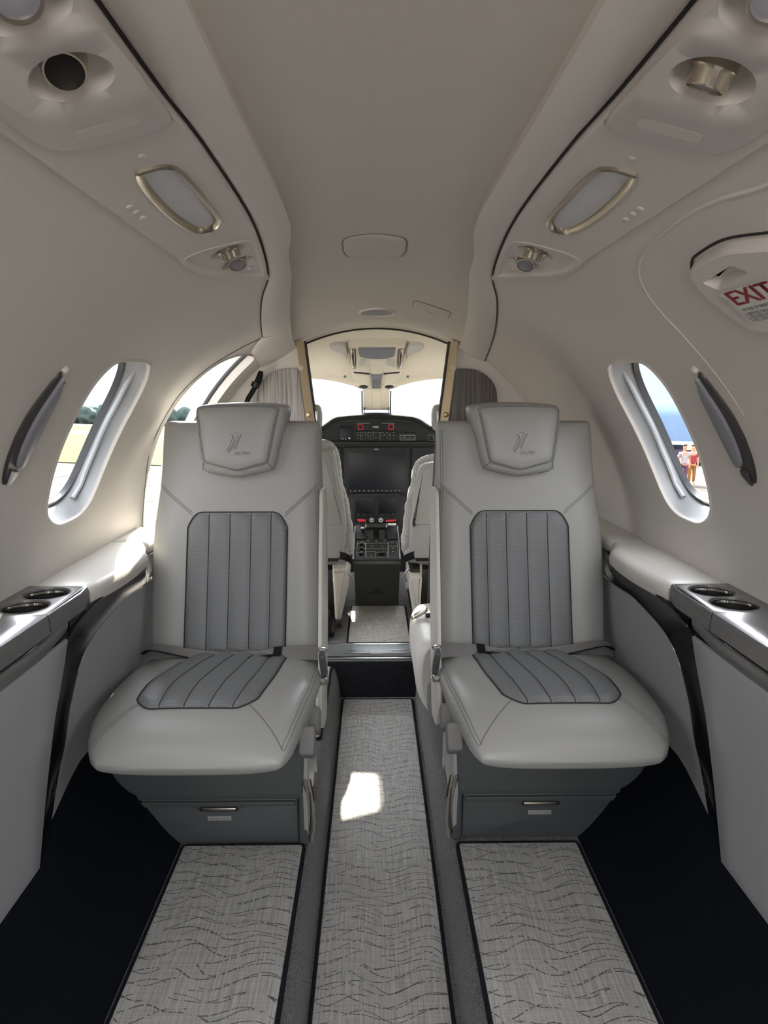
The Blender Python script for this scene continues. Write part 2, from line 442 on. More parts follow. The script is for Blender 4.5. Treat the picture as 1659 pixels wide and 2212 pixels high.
MT = dict(
    liner=mat('cabin_liner', rgb(211, 206, 199), 0.6, bump=0.10, bscale=700, spec=0.3),
    fabric=mat('headliner_fabric', rgb(204, 198, 189), 0.85, bump=0.15, bscale=900, spec=0.15),
    psu=mat('service_panel_plastic', rgb(209, 204, 198), 0.5, spec=0.35),
    cream=mat('cockpit_liner', rgb(222, 214, 196), 0.7, bump=0.1, bscale=600, spec=0.25),
    leather=mat('grey_leather', rgb(155, 155, 152), 0.42, bump=0.22, bscale=420, spec=0.5, bdist=0.0006),
    leather_pad=mat('armrest_leather', rgb(196, 193, 186), 0.45, bump=0.2, bscale=420, bdist=0.0006),
    perf_back=mat_perf('dark_perforated_leather', rgb(116, 118, 120), rgb(70, 72, 75), (0, 2)),
    perf_seat=mat_perf('dark_perforated_seat_leather', rgb(116, 118, 120), rgb(70, 72, 75), (0, 1)),
    stitch=mat('stitching', rgb(112, 112, 110), 0.7),
    emboss=mat('embossed_leather', rgb(116, 116, 114), 0.5),
    seam=mat('dark_gap', rgb(40, 38, 36), 0.8),
    seamlight=mat('panel_gap', rgb(120, 116, 110), 0.8),
    panel=mat('sidewall_panel', rgb(152, 153, 155), 0.55, bump=0.08, bscale=500, spec=0.35),
    carpet=mat('charcoal_carpet', rgb(50, 51, 54), 0.95, var=rgb(108, 107, 108), vscale=190, bump=1.0, bscale=200, spec=0.05, bdist=0.008, sheen=0.35),
    navy=mat('navy_carpet', rgb(14, 17, 22), 0.95, var=rgb(22, 25, 31), vscale=500, bump=0.5, bscale=700, spec=0.04),
    riser=mat('dark_ribbed_carpet', rgb(24, 25, 28), 0.95, var=rgb(52, 52, 55), vscale=240, bump=0.8, bscale=300, spec=0.05, bdist=0.003),
    binding=mat('mat_binding', rgb(26, 28, 33), 0.9, bump=0.3, bscale=600, spec=0.1),
    weave=mat_weave('woven_mat', rgb(138, 137, 134), rgb(174, 172, 168), rgb(56, 56, 58)),
    weave_plain=mat_weave('woven_mat_fine', rgb(136, 134, 130), rgb(176, 172, 166), rgb(60, 60, 62)),
    black_gloss=mat('black_gloss', rgb(14, 15, 18), 0.14, var=rgb(24, 26, 29), vscale=18, stretch=(1, 6, 1), coat=0.0, spec=0.15),
    veneer=mat('grey_veneer', rgb(92, 92, 93), 0.3, var=rgb(112, 111, 110), vscale=30, stretch=(16, 1.0, 16), spec=0.35),
    chrome=mat('polished_metal', rgb(214, 210, 204), 0.12, 1.0),
    nickel=mat('brushed_nickel', rgb(196, 186, 170), 0.25, 1.0),
    bronze=mat('brushed_bronze', rgb(186, 168, 140), 0.33, 1.0, bump=0.05, bscale=60, stretch=(30, 30, 1)),
    alu=mat('brushed_aluminium', rgb(190, 190, 188), 0.3, 1.0),
    sillgrey=mat('sill_grey', rgb(112, 116, 118), 0.4, 0.4),
    black=mat('black_plastic', rgb(22, 23, 24), 0.45),
    hole=mat('dark_cavity', rgb(8, 8, 9), 0.7),
    seatgrey=mat('seat_shell_grey', rgb(72, 75, 76), 0.4, spec=0.5),
    seatlight=mat('seat_side_grey', rgb(148, 148, 147), 0.4),
    lens=mat('frosted_lens', rgb(206, 204, 206), 0.35),
    lensgrey=mat('grey_lens', rgb(132, 132, 140), 0.4),
    sconce=mat('sconce_dark', rgb(62, 60, 58), 0.35, 0.3),
    reed=mat_stripe('shaded_reed', [(0.28, rgb(52, 50, 48)), (0.45, rgb(84, 80, 77)), (0.58, rgb(122, 117, 112)), (0.75, rgb(74, 71, 68))], 260),  # right-hand reed, its shade put into the darker stops
    reed_sunlit=mat_stripe('sunlit_reed', [(0.30, rgb(84, 82, 80)), (0.44, rgb(134, 131, 128)), (0.56, rgb(196, 192, 188)), (0.70, rgb(110, 107, 104))], 260),  # same reed on the left, sunlight painted in as paler stops
    reveal=mat('window_reveal', rgb(150, 152, 154), 0.25, spec=0.6),
    rubber=mat('grey_rubber', rgb(62, 64, 66), 0.6),
    glass=mat_glass('window_glass'),
    wshield=mat_glass('windshield_glass', (0.97, 1.0, 0.99, 1), 0.04),
    glare=mat('glareshield', rgb(28, 30, 30), 0.8, bump=0.3, bscale=500, spec=0.2),
    ipanel=mat('instrument_grey', rgb(27, 30, 30), 0.6, spec=0.25),
    screen=mat('dark_screen', rgb(16, 19, 25), 0.4, spec=0.25),
    red=mat('red_mark', rgb(190, 40, 52), 0.5),
    white=mat('white_mark', rgb(205, 205, 202), 0.5),
    grey_mark=mat('grey_mark', rgb(150, 150, 150), 0.5),
    fleece=mat('sheepskin', rgb(204, 202, 200), 0.95, var=rgb(176, 174, 174), vscale=90, bump=1.0, bscale=170, spec=0.05, bdist=0.01, sheen=0.4),
    belt=mat('grey_webbing', rgb(120, 119, 118), 0.7, bump=0.3, bscale=900, spec=0.2),
    beltdark=mat('black_webbing', rgb(26, 27, 30), 0.8, bump=0.3, bscale=900, spec=0.15),
    console=mat('console_grey', rgb(56, 56, 55), 0.6, bump=0.1, bscale=500),
    placard=mat('placard_white', rgb(214, 214, 206), 0.45),
    exitred=mat('exit_red', rgb(150, 34, 46), 0.5),
    ink=mat('black_ink', rgb(36, 36, 38), 0.6),
    skin_out=mat('fuselage_skin', rgb(226, 226, 224), 0.35, 0.0),
    doorleaf=mat('door_liner', rgb(226, 224, 224), 0.4, var=rgb(212, 210, 210), vscale=9),
    asphalt=mat('apron_concrete', rgb(56, 49, 42), 0.9, var=rgb(62, 54, 46), vscale=0.6, spec=0.1),
    joint=mat('apron_joint', rgb(44, 39, 34), 0.9, spec=0.1),
    taxi=mat('pale_taxiway', rgb(80, 75, 68), 0.9, spec=0.1),
    grass=mat('grass', rgb(50, 55, 14), 0.95, var=rgb(58, 62, 24), vscale=0.5, spec=0.05),
    tree=mat('hazy_tree_leaves', rgb(72, 88, 86), 0.95, var=rgb(90, 102, 94), vscale=0.8, spec=0.05),  # leaf green greyed to paint in the haze of distance
    hill=mat('wooded_hill', rgb(92, 110, 132), 0.95, var=rgb(98, 116, 138), vscale=0.02, spec=0.0),  # blue-grey forest tone with the distance haze painted into it
    yellow=mat('yellow_cloth', rgb(150, 104, 36), 0.8), purple=mat('mauve_cloth', rgb(108, 64, 84), 0.8),
    redcloth=mat('red_cloth', rgb(150, 44, 52), 0.8), whitecloth=mat('white_cloth', rgb(176, 166, 166), 0.8),
    flesh=mat('skin_tone', rgb(206, 150, 120), 0.6), hair=mat('brown_hair', rgb(80, 55, 44), 0.7),
    carpaint=mat('dark_car_paint', rgb(92, 72, 92), 0.3), carred=mat('red_car_paint', rgb(140, 34, 42), 0.3), tyre=mat('tyre', rgb(28, 28, 28), 0.9),
)

# ================================================================== THE SETTING
# window outline on the cabin tube (angle, station)
WIN = [(44.6, 1.50), (44.4, 1.60), (45.3, 1.655), (49, 1.722), (55, 1.765), (65, 1.774), (72.5, 1.752), (75.8, 1.70), (76.5, 1.62), (76, 1.555), (73, 1.497), (65, 1.468), (57, 1.448), (50, 1.427), (46.3, 1.432), (44.9, 1.455)]
def win_outline(dy=0.0, ks=1.0, ky=1.0, n=5):
    p = [(S2(61 + (t - 61) * ks), 1.605 + (y - 1.605) * ky + dy) for t, y in WIN]
    return [(q[0], q[1]) for q in spline([(a, b, 0) for a, b in p], n, True)]
DOOR = [(88, 2.20), (69, 2.155), (61, 2.13), (52, 2.125), (45, 2.16), (40, 2.235), (37.5, 2.33), (36.5, 2.42), (36.2, 2.50), (36.4, 2.57), (37.6, 2.615), (41, 2.635), (53, 2.665), (80, 2.69)]
door_edge = [(a, b) for a, b, _ in spline([(t, y, 0) for t, y in DOOR], 5)]
WTOP = [(30, 2.93), (24, 2.23), (17, 1.62), (16.5, 1.53), (18.5, 1.49), (21, 1.425), (24.2, 1.30), (24.8, 1.2), (24.4, 1.1), (24.4, -0.8)]
left_outline = [(105, -0.8), (105, 2.20)] + door_edge + [(105, 2.69), (105, 2.90)] + [(a, min(b, 2.90)) for a, b in WTOP]
right_outline = [(105, -0.8), (105, 2.93)] + WTOP
for side, sg, ol in (('left', -1, left_outline), ('right', 1, right_outline)):
    mf = lambda a, b, o=0, sg=sg: (sg * WS(a, b, o)[0], b, WS(a, b, o)[2])
    mk('wall_' + side, patch([(S2(a), b) for a, b in ol], mf, 0, 0, [win_outline(), win_outline(-0.72)], 0.04), MT['liner'], kind='structure', weld=0)

# outer skin of the tube, with the same openings cut through it
RO = 0.805
def WO(s, y, o=0):
    a = s / R0
    return (RO * math.sin(a), y, ZC + RO * math.cos(a))
holes = []
for sg in (-1, 1):
    for dy in (0, -0.72):
        holes.append([(sg * a, b) for a, b in win_outline(dy, 0.86, 0.97)])
    holes.append([(sg * S2(a), b) for a, b in roundpoly([(42, 3.25), (42, 3.8), (78, 3.8), (80, 3.25)], 0.05)])
holes.append([(-S2(a), b) for a, b in [(118, 2.20)] + door_edge + [(118, 2.69)]])
mk('wall_outer', patch([(-S2(179.9), -0.8), (S2(179.9), -0.8), (S2(179.9), 3.95), (-S2(179.9), 3.95)], WO, 0, 0, holes, 0.07), MT['skin_out'], kind='structure', weld=0)

# windows: lip, liner, outer frame, pane
def window(name, sg, dy, label):
    root = thing(name, label, 'window', (sg * 0.72, 1.6 + dy, 1.08), kind='structure')
    mf = lambda a, b, o: mir(([WS(a, b, o)], []), sg)[0][0]
    o1 = win_outline(dy); n = len(o1)
    i0 = inset(o1, -0.010); i1 = inset(o1, -0.003); i2 = inset(o1, 0.003)
    mk('lip', loft([[mf(a, b, 0.0) for a, b in i0], [mf(a, b, 0.003) for a, b in i1], [mf(a, b, 0.002) for a, b in ccw(o1)], [mf(a, b, -0.006) for a, b in i2]], True, False), MT['psu'], root)
    r = [[mf(a, b, -0.004) for a, b in inset(o1, 0.0025)]]
    for k in range(1, 5):
        t = k / 4
        r.append([mf(a, b, -0.004 - 0.05 * t) for a, b in ccw(win_outline(dy, 1 - 0.10 * t, 1 - 0.015 * t))])
    mk('reveal', loft(r, True, False), MT['reveal'], root)
    oa = ccw(win_outline(dy, 0.90, 0.985)); ob = ccw(win_outline(dy, 0.865, 0.965))
    mk('outer_frame', loft([[mf(a, b, -0.052) for a, b in oa], [mf(a, b, -0.050) for a, b in inset(oa, 0.004)], [mf(a, b, -0.052) for a, b in ob], [mf(a, b, -0.066) for a, b in ob]], True, False), MT['rubber'], root)
    p = patch(win_outline(dy, 0.89, 0.98), lambda a, b, o: mf(a, b, -0.058), 0, 0, (), 0.04)
    mk('pane', p, MT['glass'], root)
    # small printed notice on the sill of the liner
    t2 = M()
    for k in range(4):
        a = 74.6 + k * 0.55; yy = 1.565 + dy
        t2.add(([mf(S2(a), yy, -0.010 - k * 0.001), mf(S2(a), yy + 0.06, -0.010 - k * 0.001), mf(S2(a + 0.22), yy + 0.06, -0.011 - k * 0.001), mf(S2(a + 0.22), yy, -0.011 - k * 0.001)], [(0, 1, 2, 3)]))
    # roller shade housing along the forward side
    sh = []
    for t in range(13):
        th = 47.5 + 26.5 * t / 12
        yy = interp([(47.5, 1.70), (50, 1.722), (55, 1.752), (65, 1.762), (72.0, 1.745), (74, 1.715)], th) + dy
        sh.append(mf(S2(th), yy, -0.035))
    mk('shade_rail', tube(sh, 0.005, 8, ry=0.008), MT['reveal'], root)
    return root
window('window_1', -1, 0, 'oval cabin window in the left wall looking out on grass and trees')
window('window_2', 1, 0, 'oval cabin window in the right wall looking out on people on the apron')
window('window_3', 1, -0.72, 'cabin window below the exit placard, cut by the right picture edge')
window('window_4', -1, -0.72, 'cabin window further back in the left wall beside the camera')

# ceiling, soffits
ceil_t = []
cr = [[W(-30 + 60 * i / 32, y, -0.008) for i in range(33)] for y in np.linspace(-0.8, 3.032, 40)]
mk('ceiling', loft(cr, False, False), MT['fabric'], kind='structure')
RIDGE = smooth_tab([(-0.8, 11.05), (0.5, 11.05), (0.77, 11.0), (0.98, 10.9), (1.16, 11.3), (1.35, 13.4), (1.53, 14.6), (1.63, 15.7), (2.11, 20.5), (2.6, 24.6), (3.05, 27.0)], 6)
GAP = smooth_tab([(-0.8, 15.2), (0.5, 15.2), (0.77, 14.75), (1.07, 14.9), (1.31, 16.2), (1.53, 18.3), (1.76, 22.5), (2.23, 28.8), (2.92, 36.0), (3.05, 37)], 6)
def soffit(name, sg, y0, y1, n):
    rings = []
    for y in np.linspace(y0, y1, n):
        a, b = interp(RIDGE, y), interp(GAP, y); row = []
        wd = S2(b - a); k = 0.018 * min(1.0, 0.75 + wd * 1.2)
        row.append((sg * W(a + 0.15, y, -0.010)[0], y, W(a + 0.15, y, -0.010)[2]))
        for i in range(15):
            t = i / 14
            off = 0.003 + k * (math.sin(PI * min(1, t * 0.82 + 0.18)) ** 0.75 if t < 0.9 else math.sin(PI * (t * 0.82 + 0.18)) ** 0.75)
            p = W(a + (b - a) * t, y, max(off, 0.002)); row.append((sg * p[0], y, p[2]))
        rings.append(row)
    mk(name, loft(rings, False, False), MT['liner'], kind='structure', sharp=60)
soffit('trim_1', -1, -0.8, 2.29, 60)
soffit('trim_2', 1, -0.8, 3.03, 70)
# header over the doorway, left of the ceiling, running on from the soffit to the cockpit
rings = []
for y in np.linspace(2.292, 3.03, 30):
    a, b = interp(RIDGE, y), interp([(2.29, 29.6), (2.36, 33.0), (2.44, 35.4), (2.6, 36.3), (3.05, 40)], y); row = []
    k = 0.018 * min(1.0, 0.75 + S2(b - a) * 1.2)
    p = W(a + 0.15, y, -0.010); row.append((-p[0], y, p[2]))
    for i in range(19):
        t = i / 18
        p = W(a + (b - a) * t, y, max(0.003, 0.003 + k * math.sin(PI * min(1, t * 0.82 + 0.18)) ** 0.75)); row.append((-p[0], y, p[2]))
    rings.append(row)
mk('trim_3', loft(rings, False, False), MT['liner'], kind='structure', sharp=60)
# thin shadow gaps and seams of the lining
for sg, y1 in ((-1, 1.50), (1, 1.50)):
    g = [W(interp(GAP, y) + 0.12, y, 0.003) for y in np.linspace(-0.8, y1, 50)]
    o = mk('trim_4', mir(tube(g, 0.0013, 6), sg), MT['seam'], kind='structure')
for sg, y1 in ((-1, 2.30), (1, 2.93)):
    g = [W(interp(GAP, y), y, 0.003) for y in np.linspace(1.53, y1, 30)]
    mk('trim_5', mir(tube(g, 0.0016, 6), sg), MT['seam'], kind='structure')
g = spline([W(t, y, 0.002) for t, y in [(-88.5, 2.172), (-69.4, 2.128), (-61, 2.098), (-52, 2.088), (-45, 2.128), (-40.6, 2.178), (-35, 2.248), (-30.7, 2.30), (-26, 2.315), (-22, 2.31)]], 6)
mk('trim_6', tube(g, 0.001, 6), MT['seam'], kind='structure')
g = [W(a, 3.028, 0.004) for a in np.linspace(-27, 27, 40)]
mk('trim_7', tube(g, 0.004, 6), MT['seam'], kind='structure')

# floor: two raised platforms, a sunk aisle, the riser and the cockpit floor
pf = [(-0.62, 0.10), (-0.50, 0.13), (-0.196, 0.13), (-0.182, 0.127), (-0.172, 0.118), (-0.163, 0.095), (-0.156, 0.06), (-0.152, 0.02), (-0.151, 0.0)]
prof = [(x, z) for x, z in pf] + [(0.0, 0.0)] + [(-x, z) for x, z in pf[::-1]]
fl = M()
rs = []
for y in np.linspace(-0.8, 2.70, 90): rs.append([(x, y, z) for x, z in prof])
fl.add(loft(rs, False, False))
fl.add(([(-0.72, 2.72, 0.165), (0.72, 2.72, 0.165), (0.72, 4.2, 0.165), (-0.72, 4.2, 0.165)], [(0, 1, 2, 3)]))
fl.add(([(-0.74, 2.05, 0.128), (-0.45, 2.05, 0.128), (-0.45, 2.72, 0.128), (-0.74, 2.72, 0.128)], [(0, 1, 2, 3)]))
fl.add(([(0.74, 2.05, 0.128), (0.45, 2.05, 0.128), (0.45, 2.72, 0.128), (0.74, 2.72, 0.128)], [(0, 1, 2, 3)]))
fl.build('floor', MT['carpet'], kind='structure', sharp=50)
rb_ = []
for i in range(121):
    x = -0.2 + 0.4 * i / 120
    rb_.append([(x, 2.699 + 0.0012 * math.cos(i * PI), -0.01), (x, 2.697 + 0.0012 * math.cos(i * PI), 0.10), (x, 2.701, 0.15)])
mk('riser', loft(rb_, False, False), MT['riser'], kind='structure', sharp=180)
for side, sg in (('left', -1), ('right', 1)):
    rs = []
    for y in np.linspace(-0.8, 2.15 if sg < 0 else 2.85, 60):
        t = min(1, max(0, (y - 1.16) / 0.36)); t = t * t * (3 - 2 * t)
        tx, tz = 0.631 + 0.034 * t, 0.346 + 0.062 * t
        row = []
        for k in range(9):
            q = k / 8
            row.append((0.480 + (tx - 0.480) * (q ** 0.92), y, 0.131 + (tz - 0.131) * (q ** 1.12)))
        row.append((tx + 0.03, y, tz + 0.03))
        rs.append(row)
    mk('baseboard_' + side, mir(loft(rs, False, False), sg), MT['navy'], kind='structure')

# end walls of the cabin on both sides of the cockpit opening
bw = M()
for sg in (-1, 1):
    arc = [(0.742 * math.sin(R_(a)), ZC + 0.742 * math.cos(R_(a))) for a in np.linspace(24.5, 128, 30)]
    pol = [(0.31, 1.395), (0.262, 1.03), (0.232, 0.165), (0.45, 0.15)] + arc[::-1]
    bw.add(mir(slab(pol, lambda a, b, o: (a, 2.905 - o, b), -0.03, 0.0), sg))
bw.build('wall_front', MT['liner'], kind='structure')
sl_ = M()
cs = [(2.70, 0.125), (2.702, 0.152), (2.712, 0.158), (2.722, 0.160), (2.726, 0.163), (2.80, 0.1695), (2.842, 0.1735), (2.846, 0.168), (2.846, 0.125)]
sl_.add(loft([[(x, y, z) for y, z in cs] for x in (-0.36, 0.36)], True, True))
sill = thing('door_sill', 'brushed metal step sill across the cockpit entry', 'sill', (0, 2.77, 0.13))
sl_.build('tread', MT['sillgrey'], sill)
for y, z in ((2.713, 0.1595), (2.838, 0.1735)):
    mk('metal_strip', rbox((0, y, z), (0.72, 0.014, 0.006), 0.002), MT['alu'], sill)
for x in (-0.085, 0.09):
    for y in (2.755, 2.775):
        mk('grip_line', rbox((x, y, 0.1665 + (y - 2.75) * 0.1), (0.11 + (y - 2.755) * 2 * -1, 0.004, 0.003), 0.001), MT['alu'], sill)

# doorway on the left: jamb, rubber seal, the open leaf beyond it with its hinge, black pull strap
door = thing('door_1', 'open cabin entry door on the left with white leaf and grey seal', 'door', (-0.72, 2.45, 0.2), kind='structure')
de = [W(-a, y, 0.004) for a, y in door_edge]; de2 = [W(-a, y, -0.067) for a, y in door_edge]
lo = [W(-105, 2.20, 0.004)] + de + [W(-105, 2.69, 0.004)]
lo2 = [W(-105, 2.20, -0.067)] + de2 + [W(-105, 2.69, -0.067)]
lom = [W(-105, 2.203, -0.02)] + [W(-a, y + (0.004 if y < 2.5 else -0.004), -0.02) for a, y in door_edge] + [W(-105, 2.687, -0.02)]
mk('door_frame', loft([lo, lom, lo2], False, False), MT['liner'], door)
sealp = [W(-a, y - 0.004, -0.03) for a, y in door_edge if y > 2.56]
mk('door_seal', tube(sealp, 0.0075, 10), MT['rubber'], door)
lf = [(-0.5147, 1.352), (-0.6005, 1.3464), (-0.7922, 1.0946), (-0.95, 0.80), (-0.80, 0.72), (-0.62, 0.95)]
lr = []
for k, (oy, sc_) in enumerate(((0.0, 1.0), (0.045, 1.0))):
    lr.append([(x, 3.0 + oy - 0.15 * (1.35 - z), z) for x, z in roundpoly(lf, 0.03, 4)])
mk('door_leaf', loft(lr, True, True), MT['doorleaf'], door, sharp=30)
hp = slab(roundpoly([(-0.655, 1.185), (-0.632, 1.187), (-0.605, 1.155), (-0.66, 1.155)], 0.012, 4), lambda a, b, o: (a, 2.972 - o, b), 0.0, 0.006, 0.001)
hg = mk('hinge_plate', hp, MT['alu'], door)
for x, z in ((-0.637, 1.175), (-0.622, 1.163)):
    mk('bolt', lathe([(0.0045, 0), (0.0045, 0.004), (0.001, 0.005)], (x, 2.965, z), (0, -1, 0), 12, True), MT['bronze'], hg)
for (x0, z0, x1, z1) in ((-0.575, 1.325, -0.745, 1.075), (-0.545, 1.34, -0.60, 1.20)):
    mk('leaf_rib', tube([(x0, 2.995 - 0.15 * (1.35 - z0), z0), (x1, 2.995 - 0.15 * (1.35 - z1), z1)], 0.004, 6), MT['doorleaf'], door)
hd = spline([(-0.449, 2.80, 1.290), (-0.457, 2.80, 1.262), (-0.468, 2.805, 1.240), (-0.490, 2.81, 1.205), (-0.507, 2.815, 1.178), (-0.525, 2.82, 1.12), (-0.53, 2.82, 1.04)], 6)
mk('pull_handle', tube(hd, [0.008 + 0.005 * math.sin(min(1, i / 14) * PI) + (0.002 if i > 8 else 0) for i in range(len(hd))], 10), MT['beltdark'], door)
mk('handle_collar', tube([(-0.468, 2.80, 1.246), (-0.476, 2.80, 1.228)], 0.017, 10), MT['black'], door)

# ------------------------------------------------------------------ mats
def floor_mat(name, label, x0, x1, y0, y1, z, mtl, r=0.008, bind=0.008):
    root = thing(name, label, 'floor mat', ((x0 + x1) / 2, (y0 + y1) / 2, z))
    o = roundpoly([(x0, y0), (x1, y0), (x1, y1), (x0, y1)], r, 4)
    ny = int((y1 - y0) / 0.05) + 1
    dense = []
    for a, b in zip(o, o[1:] + o[:1]):
        n = max(1, int(math.hypot(b[0] - a[0], b[1] - a[1]) / 0.05))
        dense += [(a[0] + (b[0] - a[0]) * k / n, a[1] + (b[1] - a[1]) * k / n) for k in range(n)]
    mk('woven_top', patch(dense, lambda a, b, o: (a, b, z + o), 0.006, 0.002, (), 0.1, base=0.0), mtl, root)
    ring_o = inset(dense, -bind); ring_i = ccw(dense)
    mk('binding', loft([[(a, b, z) for a, b in ring_o], [(a, b, z + 0.006) for a, b in inset(ring_o, 0.002)], [(a, b, z + 0.007) for a, b in inset(ring_i, -0.001)], [(a, b, z + 0.003) for a, b in inset(ring_i, 0.001)]], True, False), MT['binding'], root)
    return root
floor_mat('aisle_mat', 'long woven grey mat lying in the sunk centre aisle', -0.137, 0.133, -0.6, 2.665, 0.001, MT['weave'])
floor_mat('floor_mat', 'woven grey floor mat in front of the left passenger seat', -0.469, -0.186, -0.6, 1.548, 0.131, MT['weave'])
floor_mat('floor_mat', 'woven grey floor mat in front of the right passenger seat', 0.186, 0.469, -0.6, 1.548, 0.131, MT['weave'])
floor_mat('entry_mat', 'sunlit woven mat on the platform beside the open door', -0.62, -0.188, 2.09, 2.685, 0.131, MT['weave_plain'])
floor_mat('cockpit_mat', 'woven mat on the cockpit floor behind the centre console', -0.125, 0.136, 2.865, 3.395, 0.1655, MT['weave_plain'])

# ================================================================== THINGS ON THE LINING
def wm(sg): return lambda a, b, o=0: (lambda p: (sg * p[0], p[1], p[2]))(WS(a, b, o))
def P2(l): return [(S2(t), y) for t, y in l]
# overhead service panels
PSU = [(25.3, -0.8), (25.3, 1.12), (25.75, 1.20), (25.5, 1.275), (24.6, 1.325), (21.6, 1.435), (18.6, 1.525), (18.1, 1.52)]
gapside = [(interp(GAP, y) + 0.24, y) for y in np.linspace(1.48, -0.8, 40)]
PLAT = [(22.6, 0.26), (22.6, 0.535), (22.2, 0.582), (21.4, 0.598), (16.0, 0.607), (15.25, 0.597), (15.05, 0.562), (15.4, 0.50), (15.55, 0.26)]
RIM = [(24.1, 0.24), (24.1, 0.585), (24.2, 0.632), (23.6, 0.672), (20.7, 0.697), (16.4, 0.707), (15.65, 0.699), (15.4, 0.675), (15.45, 0.64), (15.5, 0.24)]
LENS = [(20.9, 0.781), (20.16, 0.777), (18.4, 0.785), (17.65, 0.807), (17.42, 0.868), (17.55, 0.958), (17.79, 1.019), (18.5, 1.046), (19.35, 1.054), (21.0, 1.036), (21.66, 0.977), (21.78, 0.903), (21.49, 0.826)]
POCK = [(24.9, 1.135), (22.5, 1.134), (18.0, 1.160), (16.5, 1.178), (16.4, 1.235), (17.4, 1.385), (18.4, 1.472), (20.0, 1.437), (23.8, 1.310), (25.0, 1.24), (25.2, 1.185)]
def gasper(root, sg, th, y, r, axis_tilt, h, inner, ring=True, lift=0.010):
    c = Vector(wm(sg)(S2(th), y, lift))
    n = (Vector((0, y, ZC)) - c).normalized()
    a = (n + Vector(axis_tilt)).normalized()
    v = lathe([(r * 1.08, -0.02), (r * 1.08, h * 0.45), (r * 1.10, h * 0.5), (r * 1.0, h * 0.58), (r * 0.98, h * 0.95), (r * 0.93, h), (r * 0.84, h), (r * 0.82, h * 0.8)], c, a)
    o = mk('air_vent', v, MT['nickel'], root)
    mk('vent_mouth', lathe([(0.0002, h * 0.80 if inner == 'hole' else h * 0.93), (r * 0.5, h * 0.80 if inner == 'hole' else h * 0.96), (r * 0.83, h * 0.80 if inner == 'hole' else h * 0.9)], c, a), MT['hole'] if inner == 'hole' else MT['lensgrey'], o)
def lozenge(root, sg, th, y, r, lift):
    mk('button', patch(ell(S2(th), y, r * 0.8, r, 16), wm(sg), lift + 0.0022, r * 0.5, (), 0.02, base=lift - 0.001), MT['psu'], root)
